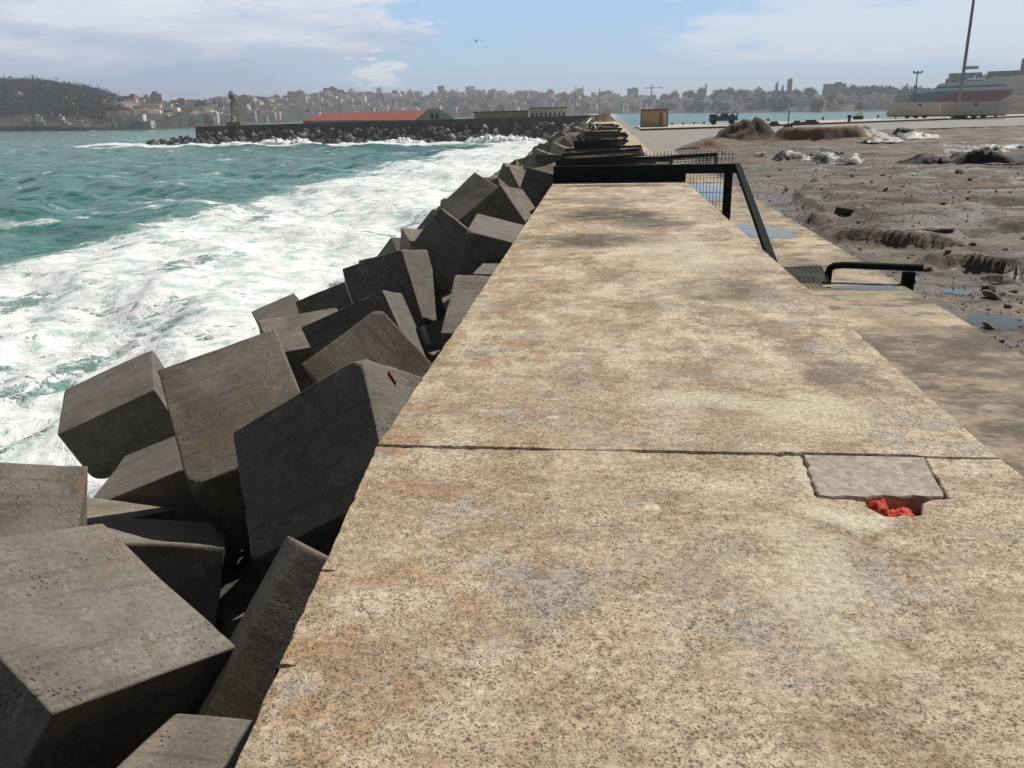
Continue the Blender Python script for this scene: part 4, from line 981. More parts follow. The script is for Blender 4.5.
for i in range(290):
    u = rr.uniform(-12, jl - 3); t = rr.random() ** .9
    zt = (zA + (zB - zA) * max(0, u) / jl) - 1.5
    p = JA + jd_ * u + jn * (.8 + 8.7 * t * (1 if u > 0 else .8))
    z = zt + (SEA + .1 - zt) * t; s = rr.uniform(1.5, 2.7)
    if u < 0: z = min(z, SEA + .3 + 1.8 * (1 - abs(u) / 12) * (1 - t))
    o = bpy.data.objects.new('breakwater_rock', rk[rr.randrange(6)]); COL.objects.link(o); o.location = (p.x, p.y, z); o.scale = (s, s, s)
    o.rotation_euler = (rr.uniform(0, 6), rr.uniform(0, 6), rr.uniform(0, 6))
    tag(o, 'boulder in the rubble slope along the foot of the far jetty', 'boulder', 'boulders along the foot of the jetty')
U = np.linspace(-12, jl, 150); Vv = np.linspace(-.2, 12, 16); UU, VV = np.meshgrid(U, Vv, indexing='ij'); u = UU.ravel(); v = VV.ravel()
zt = zA + (zB - zA) * np.clip(u, 0, None) / jl - 2.6; t = v / 10
z = np.where(u < 0, SEA - 1, zt + (SEA - .8 - zt) * t) + 1.1 * (fbm(np.c_[u, v] / 1.5, 131, 3) - .5)
P = np.array([JA.x, JA.y]) + u[:, None] * np.array(jd_) + v[:, None] * np.array(jn)
o = grid_obj('rubble', np.c_[P, z], 150, 16, MROCK); tag(o, kind='stuff', label='dark rubble between the boulders of the far jetty', cat='rubble')
# surf bursting against the jetty foot
foamM = mat('surf_foam', (0.80, 0.83, 0.83), 0.8, var=.08, scale=1.2, bump=.15)
n, m_ = 420, 26; U = np.linspace(2, jl - 10, n); Vv = np.linspace(-1, 1, m_); UU, VV = np.meshgrid(U, Vv, indexing='ij'); u = UU.ravel(); v = VV.ravel()
hh = .30 + 1.3 * sstep(.46, .72, fbm(np.c_[u / 7, np.zeros_like(u)], 141, 4)) * sstep(0, 45, u)
z = SEA - .3 + hh * np.clip(1 - v * v, 0, 1) ** .8 * (.1 + 1.7 * fbm(np.c_[u / .5, v * 4], 143, 5, .7))
off = 11.0 + v * (1.6 + 1.2 * hh * .5) + 1.6 * (fbm(np.c_[u / 6, v * 0], 145, 3) - .5)
P = np.array([JA.x, JA.y]) + u[:, None] * np.array(jd_) + off[:, None] * np.array(jn)
o = grid_obj('surf', np.c_[P, z], n, m_, foamM); tag(o, kind='stuff', label='white surf bursting along the foot of the far jetty', cat='surf')
if o.data.polygons[len(o.data.polygons) // 2].normal.z < 0: o.data.flip_normals()

# ================================================================== BEHIND THE JETTY: warehouse, sheds, crane
def back(px, dist):                                  # a spot in the direction of px at a given distance
    a = azel(px, 110)[0]; return Vector((dist * math.sin(a), dist * math.cos(a)))
def zpix(px, py, dist): return 1.6 + dist * math.tan(azel(px, py)[1])
G0 = back(434, 246); G1 = back(318, 330)             # gable end (near) and far end
dv = (G1 - G0); wl = dv.length; wa = math.atan2(dv.y, dv.x); zb = SEA + 2.0
we = zpix(434, 119.5, 246); wr = zpix(433, 110.3, 250)
wh = empty('warehouse', (G0.x, G0.y, zb), wa, 'long warehouse with a red tiled roof and a cream gable end behind the jetty', 'warehouse')
hw = 6.2; he, hr = we - zb, wr - zb
MB().box((wl / 2, 0, he / 2), (wl, hw * 2, he)).build('wall', MOCHRE, wh)
rf = MB(); rf.add([(.3, -hw - .5, he), (wl, -hw - .5, he), (wl, hw + .5, he), (.3, hw + .5, he), (.3, 0, hr), (wl - 7, 0, hr)], [(0, 1, 5, 4), (2, 3, 4, 5), (1, 2, 5), (3, 2, 1, 0), (0, 4, 3)])
rf.build('roof', MROOF, wh)
gb = MB(); gb.add([(-.1, -hw - 1.2, he - .6), (-.1, hw + 1.2, he - .6), (-.1, 1.6, hr + .5), (-.1, -1.6, hr + .5), (.28, -hw - 1.2, he - .6), (.28, hw + 1.2, he - .6), (.28, 1.6, hr + .5), (.28, -1.6, hr + .5)],
    [(0, 3, 2, 1), (4, 5, 6, 7), (0, 1, 5, 4), (1, 2, 6, 5), (2, 3, 7, 6), (3, 0, 4, 7)])
gb.build('gable', mat('cream_render', (0.52, 0.43, 0.30), .85, var=.1, scale=.5), wh)
for s in (-1, 1):
    w_ = MB(); pts = [(-.45, 0), (.45, 0), (.45, 1.2), (.3, 1.55), (0, 1.7), (-.3, 1.55), (-.45, 1.2)]
    w_.add([(-.13, s * .75 + a, he + .1 + b) for a, b in pts] + [(.0, s * .75 + a, he + .1 + b) for a, b in pts], [tuple(range(6, -1, -1)), tuple(range(7, 14))] + [(i, (i + 1) % 7, 7 + (i + 1) % 7, 7 + i) for i in range(7)])
    w_.build('window', MGLASS, wh)
def simple_house(name, px0, px1, ytop, dist, base, depth, mt, label, cat='building', roof=None, rz=None):
    a, b = back(px0, dist), back(px1, dist); c = (a + b) / 2; w = (b - a).length; h = zpix((px0 + px1) / 2, ytop, dist) - base
    e = empty(name, (c.x, c.y, base), math.atan2((b - a).y, (b - a).x) if rz is None else rz, label, cat)
    MB().box((0, depth / 2, h / 2), (w, depth, h)).build('wall', mt, e)
    MB().box((0, depth / 2, h + .15), (w + .5, depth + .5, .3)).build('roof', roof or MBRWN, e)
    return e, w, h
e, w, h = simple_house('harbour_shed', 474, 528, 112.2, 236, SEA + 1, 9, MOCHRE, 'low ochre shed with a flat roof behind the jetty, right of the red roof')
for i in range(9): MB().box((-w / 2 + (i + .5) * w / 9, -.03, h * .55), (w / 20, .1, h * .3)).build('window', MGLASS, e)
e, w, h = simple_house('harbour_shed', 530, 566, 108.5, 232, SEA + 1, 8, mat('pale_ochre', (0.42, 0.36, 0.26), .85, var=.2, scale=.5), 'taller pale arcaded shed at the jetty root near the seawall')
for i in range(8): MB().box((-w / 2 + (i + .5) * w / 8, -.03, h * .62), (w / 17, .1, h * .42)).build('window', MGLASS, e)
cr = back(234, 330); zc = SEA + 2
yc = empty('harbour_crane', (cr.x, cr.y, zc), 0, 'slim yellow crane mast standing behind the left half of the jetty', 'crane')
MYEL = mat('crane_yellow', (0.24, 0.18, 0.075), .6, var=.2, scale=.6)
ht = zpix(234, 99, 330) - zc
lt = MB()
for sx in (-1, 1):
    for sy in (-1, 1): lt.tube([(sx * 1.2, sy * 1.2, 0), (sx * .5, sy * .5, ht)], .22, 4)
for k in range(9): z0 = ht * k / 9; z1 = ht * (k + 1) / 9; a = 1.2 - .7 * k / 9; b = 1.2 - .7 * (k + 1) / 9; lt.tube([(-a, -a, z0), (b, -b, z1)], .14, 4).tube([(-a, a, z0), (-b, -b, z1)], .14, 4)
lt.build('mast', MYEL, yc); MB().box((0, 0, 1.6), (5.2, 4, 3.2)).build('base', MYEL, yc); MB().box((0, 0, ht + .6), (2.0, 2, 1.4)).build('cab', MYEL, yc)

# ================================================================== TOWN
def town_mesh(seed, w, d, h):
    rr = random.Random(seed); m = MB(); m.box((0, 0, h / 2 - 3), (w, d, h + 6)); m.box((0, 0, h + .35), (w + .6, d + .6, .5))
    if rr.random() < .7: m.box((rr.uniform(-.2, .2) * w, rr.uniform(-.2, .2) * d, h + 1.8), (w * rr.uniform(.2, .5), d * rr.uniform(.3, .5), 2.6))
    if rr.random() < .5: m.box((w * .5 + 2.2, rr.uniform(-1, 1), h * .36 - 3), (4.4, d * .8, h * .72 + 6))
    for k in range(1, int(h / 3)):
        if rr.random() < .6: m.box((rr.uniform(-.1, .1) * w, -d / 2 - .5, k * 3), (w * .6, 1.0, .9))
    me = bpy.data.meshes.new('town_building'); me.from_pydata(m.v, [], m.f); me.update(); me.materials.append(MBLD); return me
SH = [(8, 8, 7), (10, 9, 10), (12, 9, 13), (9, 9, 15), (14, 10, 10), (16, 10, 15), (11, 10, 19), (7, 7, 6), (20, 11, 12), (13, 11, 22)]
TM = [town_mesh(400 + i, *s) for i, s in enumerate(SH)]
PAL = [((0.44, 0.41, 0.37), 'pale grey'), ((0.46, 0.38, 0.28), 'cream'), ((0.36, 0.26, 0.19), 'tan'), ((0.33, 0.22, 0.18), 'pinkish'), ((0.25, 0.245, 0.25), 'grey'), ((0.58, 0.57, 0.55), 'white'), ((0.28, 0.18, 0.13), 'brick-brown')]
rr = random.Random(12)
spots = []
def crest_dist(az): return np.interp(az, [a for a, b in T_SHORE], [b for a, b in T_SHORE]) + 330
def add_town(px, t, hmax, where, pal=None):
    az = azel(px, 105)[0]; r, h = terrain(np.array([az]), np.array([t])); r, h = float(r[0]), float(h[0])
    x, y = r * math.sin(az), r * math.cos(az)
    for q in spots:
        if (q[0] - x) ** 2 + (q[1] - y) ** 2 < 7.0 ** 2: return False
    spots.append((x, y)); k = rr.choice([i for i in range(10) if SH[i][2] <= hmax]); col, cn = pal or rr.choice(PAL)
    o = bpy.data.objects.new('town_building', TM[k]); COL.objects.link(o); o.location = (x, y, h - .5); o.rotation_euler = (0, 0, -az + rr.choice([0, 0, math.pi / 2, .4, -.5]) + rr.uniform(-.2, .2))
    v = rr.uniform(1.25, 1.85); o.color = (col[0] * v, col[1] * v, col[2] * v, 1)
    kk = rr.uniform(.62, .85) * (.72 if px < 330 and t < .35 else 1); o.scale = (kk, kk, kk * rr.uniform(.85, 1.1))
    tag(o, '%s block among the far houses of the %s' % (cn, where), 'building', 'far %s buildings of the %s' % (cn, where)); return True
n = 0
while n < 205:                                        # the town from the hill to the harbour
    px = rr.choice([rr.uniform(112, 330), rr.uniform(290, 640)]); t = rr.choice([rr.uniform(.03, 1.0), rr.uniform(.72, 1.0), rr.uniform(.05, .5)])
    n += add_town(px, t, 22 if px > 290 else 15, 'town')
n = 0
while n < 26: n += add_town(rr.uniform(15, 115), rr.uniform(.02, .38) if rr.random() < .8 else rr.uniform(.3, .6), 8, 'hill foot')
n = 0
while n < 62: n += add_town(rr.uniform(648, 905), rr.uniform(.03, .75), 10, 'right bank', ((0.5, 0.47, 0.43), 'pale'))
# the houses too many to count, one mass behind and between them
M_ = MB(); rs = np.random.default_rng(8)
for i in range(900):
    px = rs.uniform(112, 645); t = rs.uniform(.02, 1.0) ** .8; az = azel(px, 105)[0]; r, h = terrain(np.array([az]), np.array([t])); r, h = float(r[0]), float(h[0])
    w_, d_2, h_ = rs.uniform(5, 11), rs.uniform(5, 9), rs.uniform(4, 9 if px < 300 else 12)
    M_.box((r * math.sin(az), r * math.cos(az), h + h_ / 2 - 2), (w_, d_2, h_ + 4), Matrix.Rotation(-az + rs.uniform(-.4, .4), 3, 'Z'))
o = M_.build('houses', mat('far_house_walls', (0.58, 0.53, 0.47), .9, var=.6, scale=.09)); tag(o, kind='stuff', label='mass of small far houses filling the town slope', cat='houses')
# the few that stand out
def landmark(px0, px1, py0, t, depth, col, label, name='apartment_block', cat='building'):
    az = azel((px0 + px1) / 2, 100)[0]; r, h = terrain(np.array([az]), np.array([t])); r, h = float(r[0]), float(h[0])
    w = r * (azel(px1, 100)[0] - azel(px0, 100)[0]); zt = zpix((px0 + px1) / 2, py0, r); hh = max(3, zt - h)
    m = MB(); m.box((0, 0, hh / 2 - 2), (w, depth, hh + 4)); m.box((0, 0, hh + .4), (w * 1.04, depth * 1.04, .6)); m.box((w * .15, 0, hh + 1.5), (w * .3, depth * .4, 2.2))
    o = m.build(name, MBLD); o.location = (r * math.sin(az), r * math.cos(az), h); o.rotation_euler = (0, 0, -az); o.color = (*col, 1); return tag(o, label, cat)
landmark(324, 338, 88.5, .92, 14, (0.30, 0.26, 0.22), 'tall broad grey-brown block rising above the town roofs left of centre')
landmark(148, 158, 103, .9, 11, (0.30, 0.20, 0.17), 'reddish block on the low skyline just right of the wooded hill')
landmark(627, 638, 89, .95, 12, (0.42, 0.24, 0.14), 'orange-brown block on the skyline above the end of the seawall')
landmark(600, 612, 92, .9, 12, (0.30, 0.24, 0.21), 'dull brown block on the skyline left of the orange-brown one')
landmark(470, 474, 92, .6, 8, (0.62, 0.62, 0.62), 'narrow white tower block in the middle of the town')
landmark(376, 384, 95, .55, 12, (0.24, 0.26, 0.29), 'blue-grey high block behind the red warehouse roof')
landmark(490, 503, 100, .3, 12, (0.60, 0.59, 0.57), 'white stepped block low in the town right of the red roof')
landmark(447, 458, 98, .35, 12, (0.22, 0.27, 0.29), 'green-grey glazed block behind the end of the red roof')
landmark(786, 791, 80, .9, 8, (0.26, 0.18, 0.15), 'reddish brown square tower on the right bank skyline', 'tower', 'tower')
landmark(822, 845, 84.5, .95, 14, (0.27, 0.24, 0.20), 'squat brown block on the right bank skyline', 'apartment_block')
for a, b, yy, t in ((790, 811, 97.8, .35), (842, 858, 95.8, .45), (862, 880, 95.2, .45), (885, 899, 95.0, .5), (739, 747, 101, .25)):
    landmark(a, b, yy, t, 16, (0.75, 0.74, 0.72), {790: 'long low white-roofed building left of centre on the right bank', 842: 'white-roofed building below the squat brown block', 862: 'white-roofed building right of the squat brown block', 885: 'white-roofed building behind the left end of the trailers', 739: 'small white building low on the right bank above the truck'}[a], 'town_building')
# statue-like tower left
tw = back(233, 1050); tb = zpix(233, 103, 1050); th = zpix(233, 90, 1050) - tb
m = MB(); m.box((0, 0, th * .3 - 4), (7, 7, th * .6 + 8)); m.box((0, 0, th * .72), (4.6, 4.6, th * .3)); m.tube([(0, 0, th * .85), (0, 0, th * 1.0)], [1.8, .2], 6)
o = m.build('tower', MBLD); o.location = (tw.x, tw.y, tb); o.color = (.22, .17, .13, 1); tag(o, 'dark pointed church tower on the low hilltop left of the red roof', 'tower')

# ------------------------------------------------------------------ trees and scrub
def crown_mesh(name, seed, n, mt, shape=(1, 1, .9), leaf=.095):
    rs = np.random.default_rng(seed); vs = []; fs = []
    cl = rs.normal(size=(9, 3)) * np.array(shape) * .22; cl[:, 2] += .55
    for i in range(n):
        c = cl[rs.integers(9)] + rs.normal(size=3) * .20 * np.array(shape); a = rs.normal(size=3); a /= np.linalg.norm(a); b = np.cross(a, rs.normal(size=3)); b /= np.linalg.norm(b)
        s = leaf * rs.uniform(.6, 1.3); k = len(vs); vs += [c + a * s, c + b * s, c - a * s * .8, c - b * s]; fs.append((k, k + 1, k + 2, k + 3))
    v = len(vs)
    return vs, fs
def tree_mesh(seed, mt, shape=(1, 1, .9), n=620):
    vs, fs = crown_mesh('c', seed, n, mt, shape)
    me = bpy.data.meshes.new('tree'); t = MB(); t.tube([(0, 0, -.5), (0, 0, .6)], [.05, .03], 5)
    b = len(vs); vs = [tuple(v) for v in vs] + t.v; k = len(fs); fs = fs + [tuple(b + i for i in f) for f in t.f]
    me.from_pydata(vs, [], fs); me.materials.append(mt); me.materials.append(MTRUNK); me.update()
    for p in me.polygons[k:]: p.material_index = 1
    return me
TR = [tree_mesh(500 + i, MLEAF if i % 2 else MLEAF2) for i in range(5)]; CY = tree_mesh(520, MLEAF, (.28, .28, 1.5), 420)
rr = random.Random(44)
def put_tree(px, t, s, label, me=None, grp=None):
    for a_, b_, t_ in ((789, 812, .35), (841, 859, .45), (861, 881, .45), (884, 900, .5), (738, 748, .25)):
        if me is None and a_ < px < b_ and t < t_: t = min(1, t_ + .1 + rr.random() * .3)
    az = azel(px, 100)[0]; r, h = terrain(np.array([az]), np.array([t])); r, h = float(r[0]), float(h[0])
    o = bpy.data.objects.new('tree', me or rr.choice(TR)); COL.objects.link(o); o.location = (r * math.sin(az), r * math.cos(az), h); o.scale = (s, s, s * rr.uniform(.8, 1.1)); o.rotation_euler = (0, 0, rr.uniform(0, 6)); return tag(o, label, 'tree', grp)
for i in range(210): put_tree(rr.uniform(640, 940), rr.choice([rr.uniform(.02, .3), rr.uniform(.3, 1), rr.uniform(.85, 1)]), rr.uniform(4.5, 10), 'dark rounded tree among many on the far right bank', None, 'trees on the right bank')
for i in range(60): put_tree(rr.uniform(120, 640), rr.uniform(.1, 1), rr.uniform(6, 10), 'dark tree between the far houses of the town', None, 'trees between the town houses')
for px, s in ((776, 11), (782, 9), (705, 9)): put_tree(px, .95, s, {776: 'tall cypress on the right bank, left of the reddish tower', 782: 'shorter cypress beside the reddish tower', 705: 'lone cypress on the skyline right of the orange hut'}[px], CY)
for px, s in ((457, 9), (465, 9)):
    az = azel(px, 95)[0]; r, h = terrain(np.array([az]), np.array([.97])); h = float(h[0]); r = float(r[0])
    m = MB(); m.tube([(0, 0, -2), (.2, 0, 12)], [.35, .22], 6)
    e = empty('palm_tree', (r * math.sin(az), r * math.cos(az), h), 0, 'left of two thin palms on the town skyline' if px < 460 else 'right of two thin palms on the town skyline', 'palm tree')
    m.build('trunk', MTRUNK, e); f = MB()
    for k in range(14):
        a = k * .45; f.add([(.2, 0, 12), (.2 + 1.3 * math.cos(a) - .3 * math.sin(a), 1.3 * math.sin(a) + .3 * math.cos(a), 12.8), (.2 + 2.5 * math.cos(a), 2.5 * math.sin(a), 11.6), (.2 + 1.3 * math.cos(a) + .3 * math.sin(a), 1.3 * math.sin(a) - .3 * math.cos(a), 12.8)], [(0, 1, 2, 3)])
    f.build('crown', MLEAF, e)
# woods covering the hill: one mass of leaf clumps
rs = np.random.default_rng(5); vs = []; fs = []
az0, az1 = azel(-90, 100)[0], azel(116, 100)[0]
N = 2600; AZ = rs.uniform(az0, az1, N); T = rs.uniform(.18, 1.08, N) ** .8; T = np.where(rs.random(N) < .16, rs.uniform(.93, 1.03, N), T); rr_, hh_ = terrain(AZ, T)
for a, r, h in zip(AZ, rr_, hh_):
    s = rs.uniform(4, 9); c0 = np.array([r * math.sin(a), r * math.cos(a), h + s * .25])
    for k in range(40):
        c = c0 + rs.normal(size=3) * s * np.array([.42, .42, .28]); q = rs.normal(size=(2, 3)); q /= np.linalg.norm(q, axis=1, keepdims=True); l = s * .115; k0 = len(vs)
        vs += [c + q[0] * l, c + q[1] * l, c - q[0] * l, c - q[1] * l]; fs.append((k0, k0 + 1, k0 + 2, k0 + 3))
o = mesh_obj('woods', vs, fs, MLEAF); tag(o, kind='stuff', label='dark woods and scrub covering the hill at the left', cat='woods')

# ================================================================== RIGHT HEADLAND, FORT, FERRY
def ridge(name, pts, dist0, dist1, base, mt, n=80, seed=3):
    """a hill whose crest follows given directions; a real body between two distances"""
    px = np.linspace(pts[0][0], pts[-1][0], n); ytop = np.interp(px, [a for a, b in pts], [b for a, b in pts])
    prof = [(0, 0), (.08, .45), (.2, .72), (.36, .9), (.5, 1.0), (.65, .9), (1, 0)]
    P = []
    for a, yt in zip(px, ytop):
        az = azel(a, 100)[0]
        for u, hgt in prof:
            r = dist0 + (dist1 - dist0) * u; zc = zpix(a, yt, (dist0 + dist1) / 2)
            P.append((r * math.sin(az), r * math.cos(az), base + (zc - base) * hgt))
    P = np.array(P); P[:, 2] += 5 * (fbm(P[:, :2] / 14, seed, 5, .6) - .5) * np.clip((P[:, 2] - base) / 6, 0, 1); P[:, :2] += 6 * (fbm(P / 9, seed + 2, 3)[:, None] - .5)
    o = grid_obj(name, P, n, len(prof), mt, None, True)
    if o.data.polygons[3].normal.z < 0: o.data.flip_normals()
    return tag(o, kind='structure')
ridge('headland', [(925, 101), (935, 88), (948, 82), (965, 79), (985, 75), (1010, 73), (1060, 71), (1200, 74)], 560, 760, SEA - 2, m_hill('headland_scrub', (0.030, 0.032, 0.022), (0.055, 0.052, 0.038), (0.07, 0.062, 0.05)))
ridge('rocky_bank', [(992, 112), (1002, 100), (1012, 96), (1040, 95), (1200, 92)], 330, 420, SEA - 2, m_hill('rocky_bank', (0.07, 0.055, 0.045), (0.12, 0.095, 0.075), (0.05, 0.045, 0.038)), seed=9)
fd = 640; f0, f1 = back(982, fd), back(1100, fd); fc = (f0 + f1) / 2; fb = zpix(1000, 88, fd)
ft_ = empty('fortress', (f0.x, f0.y, fb), math.atan2((f1 - f0).y, (f1 - f0).x), 'long pale stone fortress wall with a brown tower on the right headland', 'fortress')
fh = zpix(1000, 71, fd) - fb; fw = (f1 - f0).length
MFORT = mat('fort_stone', (0.27, 0.235, 0.19), .9, var=.25, scale=.15)
MB().box((fw / 2, 4, fh / 2 - 2), (fw, 8, fh + 4)).build('wall', MFORT, ft_)
MB().box((fw * .40, 6, fh / 2 + 3), (15, 10, fh + 8)).build('tower', mat('fort_brown', (0.22, 0.13, 0.10), .9, var=.2, scale=.2), ft_)
hd = 600; h0, h1 = back(949, hd), back(972, hd); hb = zpix(960, 84, hd)
o = MB().box((0, 4, 3), (18, 8, zpix(960, 72.5, hd) - hb)).box((3, 4, 9.2), (7, 6, 1.6)).build('apartment_block', MBLD); o.location = ((h0.x + h1.x) / 2, (h0.y + h1.y) / 2, hb); o.rotation_euler = (0, 0, -azel(960, 90)[0]); o.color = (.42, .42, .43, 1)
tag(o, 'pale grey long block on the headland above the ferry', 'building')
FD = 430; fa = azel(958, 95)[0]; fs_ = FD / 880.0
fe = empty('ferry', (FD * math.sin(fa), FD * math.cos(fa), SEA), -fa, 'red white and grey-blue fast ferry moored behind the white trailers', 'ferry')
zf = lambda py: zpix(958, py, FD) - SEA
LX = lambda px: (px - 958) * FD / 880 * .91
def hullprof(name, prof, mt, hw_, taper=None):
    m = MB(); n = len(prof); m.add([(LX(x), -hw_, zf(y)) for x, y in prof] + [(LX(x), hw_, zf(y)) for x, y in prof], [tuple(range(n)), tuple(range(2 * n - 1, n - 1, -1))] + [(i, n + i, n + (i + 1) % n, (i + 1) % n) for i in range(n)])
    bm = bmesh.new(); bm.from_mesh(mesh_tmp(m)); bmesh.ops.recalc_face_normals(bm, faces=bm.faces); me = bpy.data.meshes.new(name); bm.to_mesh(me); bm.free(); me.materials.append(mt)
    o = bpy.data.objects.new(name, me); COL.objects.link(o); o.parent = fe; return o
def mesh_tmp(m):
    me = bpy.data.meshes.new('tmp'); me.from_pydata(m.v, [], m.f); me.update(); return me
hullprof('hull', [(917, 116), (990, 116), (1003, 91), (962, 91.5), (940, 96.5), (917, 101)], MRED2, 5.0)
hullprof('stern_panel', [(916, 101.5), (936, 101), (950, 96), (961, 90), (916.5, 92.5), (914.5, 98)], MHULLG, 5.05)
hullprof('bow_panel', [(993, 110), (1000, 99), (1004.5, 90.5), (994, 91)], MHULLG, 4.2)
hullprof('superstructure', [(920, 93.0), (1003, 91.2), (1001, 87.4), (930, 88.0), (924, 86.6), (920, 89)], MWHITE, 4.9)
hullprof('window_band', [(936, 88), (999, 87.5), (996, 85.8), (940, 86.2)], MGLASS, 4.6)
hullprof('upper_deck', [(938, 86.3), (998, 85.9), (990, 82.2), (968, 81.6), (940, 83.4)], MWHITE, 4.7)
hullprof('bridge', [(962, 82.0), (980, 82.0), (976, 78.8), (966, 78.5)], MWHITE, 3.2)
hullprof('window_band', [(963, 81.8), (979, 81.8), (978, 80.8), (964, 80.8)], MGLASS, 3.3)
hullprof('funnel', [(945, 85), (948.5, 85), (948, 79), (945.5, 78)], MRED2, 1.4)
o = MB().tube([(LX(970), 0, zf(80)), (LX(970), 0, zf(76))], .25, 5).build('mast', MWHITE, fe)

# ================================================================== ON THE QUAY
QZ = -0.80
def trailer(px, label, wide, first):
    p = gnd(px, 118.3, -.8); d = p.length
    a = math.atan2(p.x, p.y)
    e = empty('semi_trailer', (p.x, p.y, QZ), -a + R(2), label, 'trailer', 'white trailers parked on the quay'); k = d / 880
    w = wide * k * 0.985; h = 11.3 * k
    MB().box((0, 1.2, .42 + h / 2), (w, 2.5, h)).build('body', MCREAM, e)
    MB().box((0, 1.2, .36), (w * .96, 2.0, .16)).build('chassis', MBLACK, e)
    for xx in (-.16, -.02, .12):
        for yy in (.15, 2.25):
            t = MB().tube([(w * xx * first, yy - .15, .40), (w * xx * first, yy + .15, .40)], .40, 14); t.build('wheel', MBLACK, e)
    for yy in (.3, 2.1): MB().box((w * .34 * -first, yy, .2), (.16, .16, .4)).build('landing_leg', MBLACK, e)
    MB().box((w * .02, -.06 + .0, .42 + h * .82), (.35, .05, .3)).build('marker_plate', MGLASS, e)
trailer(917, 'left of two long cream trailers parked end to end on the quay', 53, 1)
trailer(972.5, 'right of two cream trailers parked end to end, by the tall pole', 54, -1)
p = gnd(957, 118.5, -.85); q = gnd(958, 118, -.8)
pl = empty('light_pole', (p.x, p.y, QZ - .1), 0, 'very tall grey pole rising past the top of the view beside the trailers', 'pole')
pd_ = math.hypot(p.x, p.y - 3); MB().tube([(0, 0, 0), (.0, 0, 12), (0, 0, 27)], [.25, .20, .13], 10).build('shaft', MPOLE, pl, True)
MB().box((0, 0, .25), (1.4, 1.4, .7)).build('base', MKERB, pl)
MB().box((0, 0, 27.2), (2.6, .5, .5)).build('lamp_head', MPOLE, pl)
p = back(913, 200); fm = empty('floodlight_mast', (p.x, p.y, QZ), 0, 'thin floodlight mast with a crossbar behind the left trailer', 'lamp post')
hm = zpix(913, 73, 200) - QZ; MB().tube([(0, 0, 0), (0, 0, hm)], [.17, .10], 8).build('shaft', MPOLE, fm); MB().box((0, 0, hm), (1.7, .3, .25)).build('crossbar', MPOLE, fm)
for s in (-.8, 0, .8): MB().box((s, -.2, hm + .25), (.35, .25, .2)).build('lamp', MGLASS, fm)
# hut
p = gnd(654, 127, -.8); k = p.length / 880
hu = empty('site_hut', (p.x, p.y, -.93), -azel(654, 110)[0], 'square tan and orange site hut standing on the far paving by the water', 'hut')
w, h = 28 * k * .93, 17 * k
MB().box((0, 1.2, h / 2), (w, 2.4, h)).build('wall', MORNG, hu); MB().box((0, 1.2, h + .04), (w + .15, 2.5, .16)).build('roof', MBRWN, hu)
for i in range(6): MB().box((-w / 2 + w * (i + .5) / 6.0, -.02, h * .48), (w / 6 * .82, .05, h * .86)).build('panel', mat('tan_panel', [(0.66, 0.45, 0.25), (0.60, 0.38, 0.20), (0.64, 0.42, 0.23), (0.55, 0.43, 0.28), (0.40, 0.17, 0.09), (0.66, 0.50, 0.33)][i], .6, var=.12, scale=.8), hu)
MB().box((-w / 2 - .03, -.05, h * .45), (.10, .12, h * .9)).build('corner_post', MBRWN, hu); MB().box((w / 2 + .03, -.05, h * .45), (.10, .12, h * .9)).build('corner_post', MBRWN, hu)
# truck
p = gnd(723, 124.6, -.8); k = p.length / 880
tr = empty('truck', (p.x, p.y, QZ), -azel(723, 110)[0] + R(3), 'dark flatbed truck with a loaded cage standing at the quay edge', 'truck')
MB().box((.45, 1, .95), (2.9, 1.7, .75)).build('body', MTRUCK, tr); MB().box((-1.35, 1, 1.05), (.95, 1.6, 1.15)).build('cab', MTRUCK, tr)
MB().box((-1.42, 1, 1.42), (.85, 1.64, .36)).build('window', MGLASS, tr)
for xx in (-1.25, 1.15):
    for yy in (.2, 1.8): MB().tube([(xx, yy - .12, .36), (xx, yy + .12, .36)], .36, 14).build('wheel', MBLACK, tr)
cg = MB()
for xx in (-.8, -.1, .6, 1.2, 1.85):
    for yy in (.2, 1.8): cg.box((xx, yy, 1.6), (.09, .09, .6))
for yy in (.2, 1.8): cg.box((.5, yy, 1.92), (2.8, .09, .09))
cg.build('cage', MGALV, tr); MB().box((.2, 1, 1.5), (1.0, 1.2, .5)).box((1.2, 1, 1.42), (.6, 1.1, .35)).build('load', MBRWN, tr)
tr.scale = (1, 1, .82)
# bollards, posts, small things along the edge
bo = MB().tube([(0, 0, 0), (0, 0, .35), (0, 0, .36), (0, 0, .55), (0, 0, .62)], [.22, .20, .32, .32, .18], 10)
bme = mesh_tmp(bo); bme.name = 'bollard'; bme.materials.append(MBLACK)
for i, (px, py) in enumerate([(768, 121.3), (823, 119.8), (849, 121.6), (878, 117.9), (672, 124.9), (683, 124.6), (694, 124.4), (704, 124.1)]):
    p = gnd(px, py, QZ); o = bpy.data.objects.new('bollard', bme); COL.objects.link(o); o.location = (p.x, p.y, QZ); s = .9 if i == 2 else (.7 if i < 4 else .5); o.scale = (s, s, s * (1.6 if i == 2 else 1))
    tag(o, ['black mooring bollard on the quay right of the truck', 'black bollard midway between truck and trailers', 'largest black bollard, set back from the quay edge', 'black bollard nearest the left trailer'][i] if i < 4 else 'small dark bollard in the row between the hut and the truck', 'bollard', 'mooring bollards along the quay edge')
p = gnd(858, 119.4, QZ); w = empty('pump_box', (p.x, p.y, QZ), 0, 'small white box with a dark base near the quay edge', 'box')
MB().box((0, 0, .25), (1.3, .8, .5)).build('base', MBLACK, w); MB().box((.1, 0, .78), (.9, .7, .55), None, .8).build('cover', MWHITE, w)
p = gnd(788, 126, -.75); w = empty('marker_post', (p.x, p.y, -.93), 0, 'thin dark post in a reddish base on the kerb', 'post')
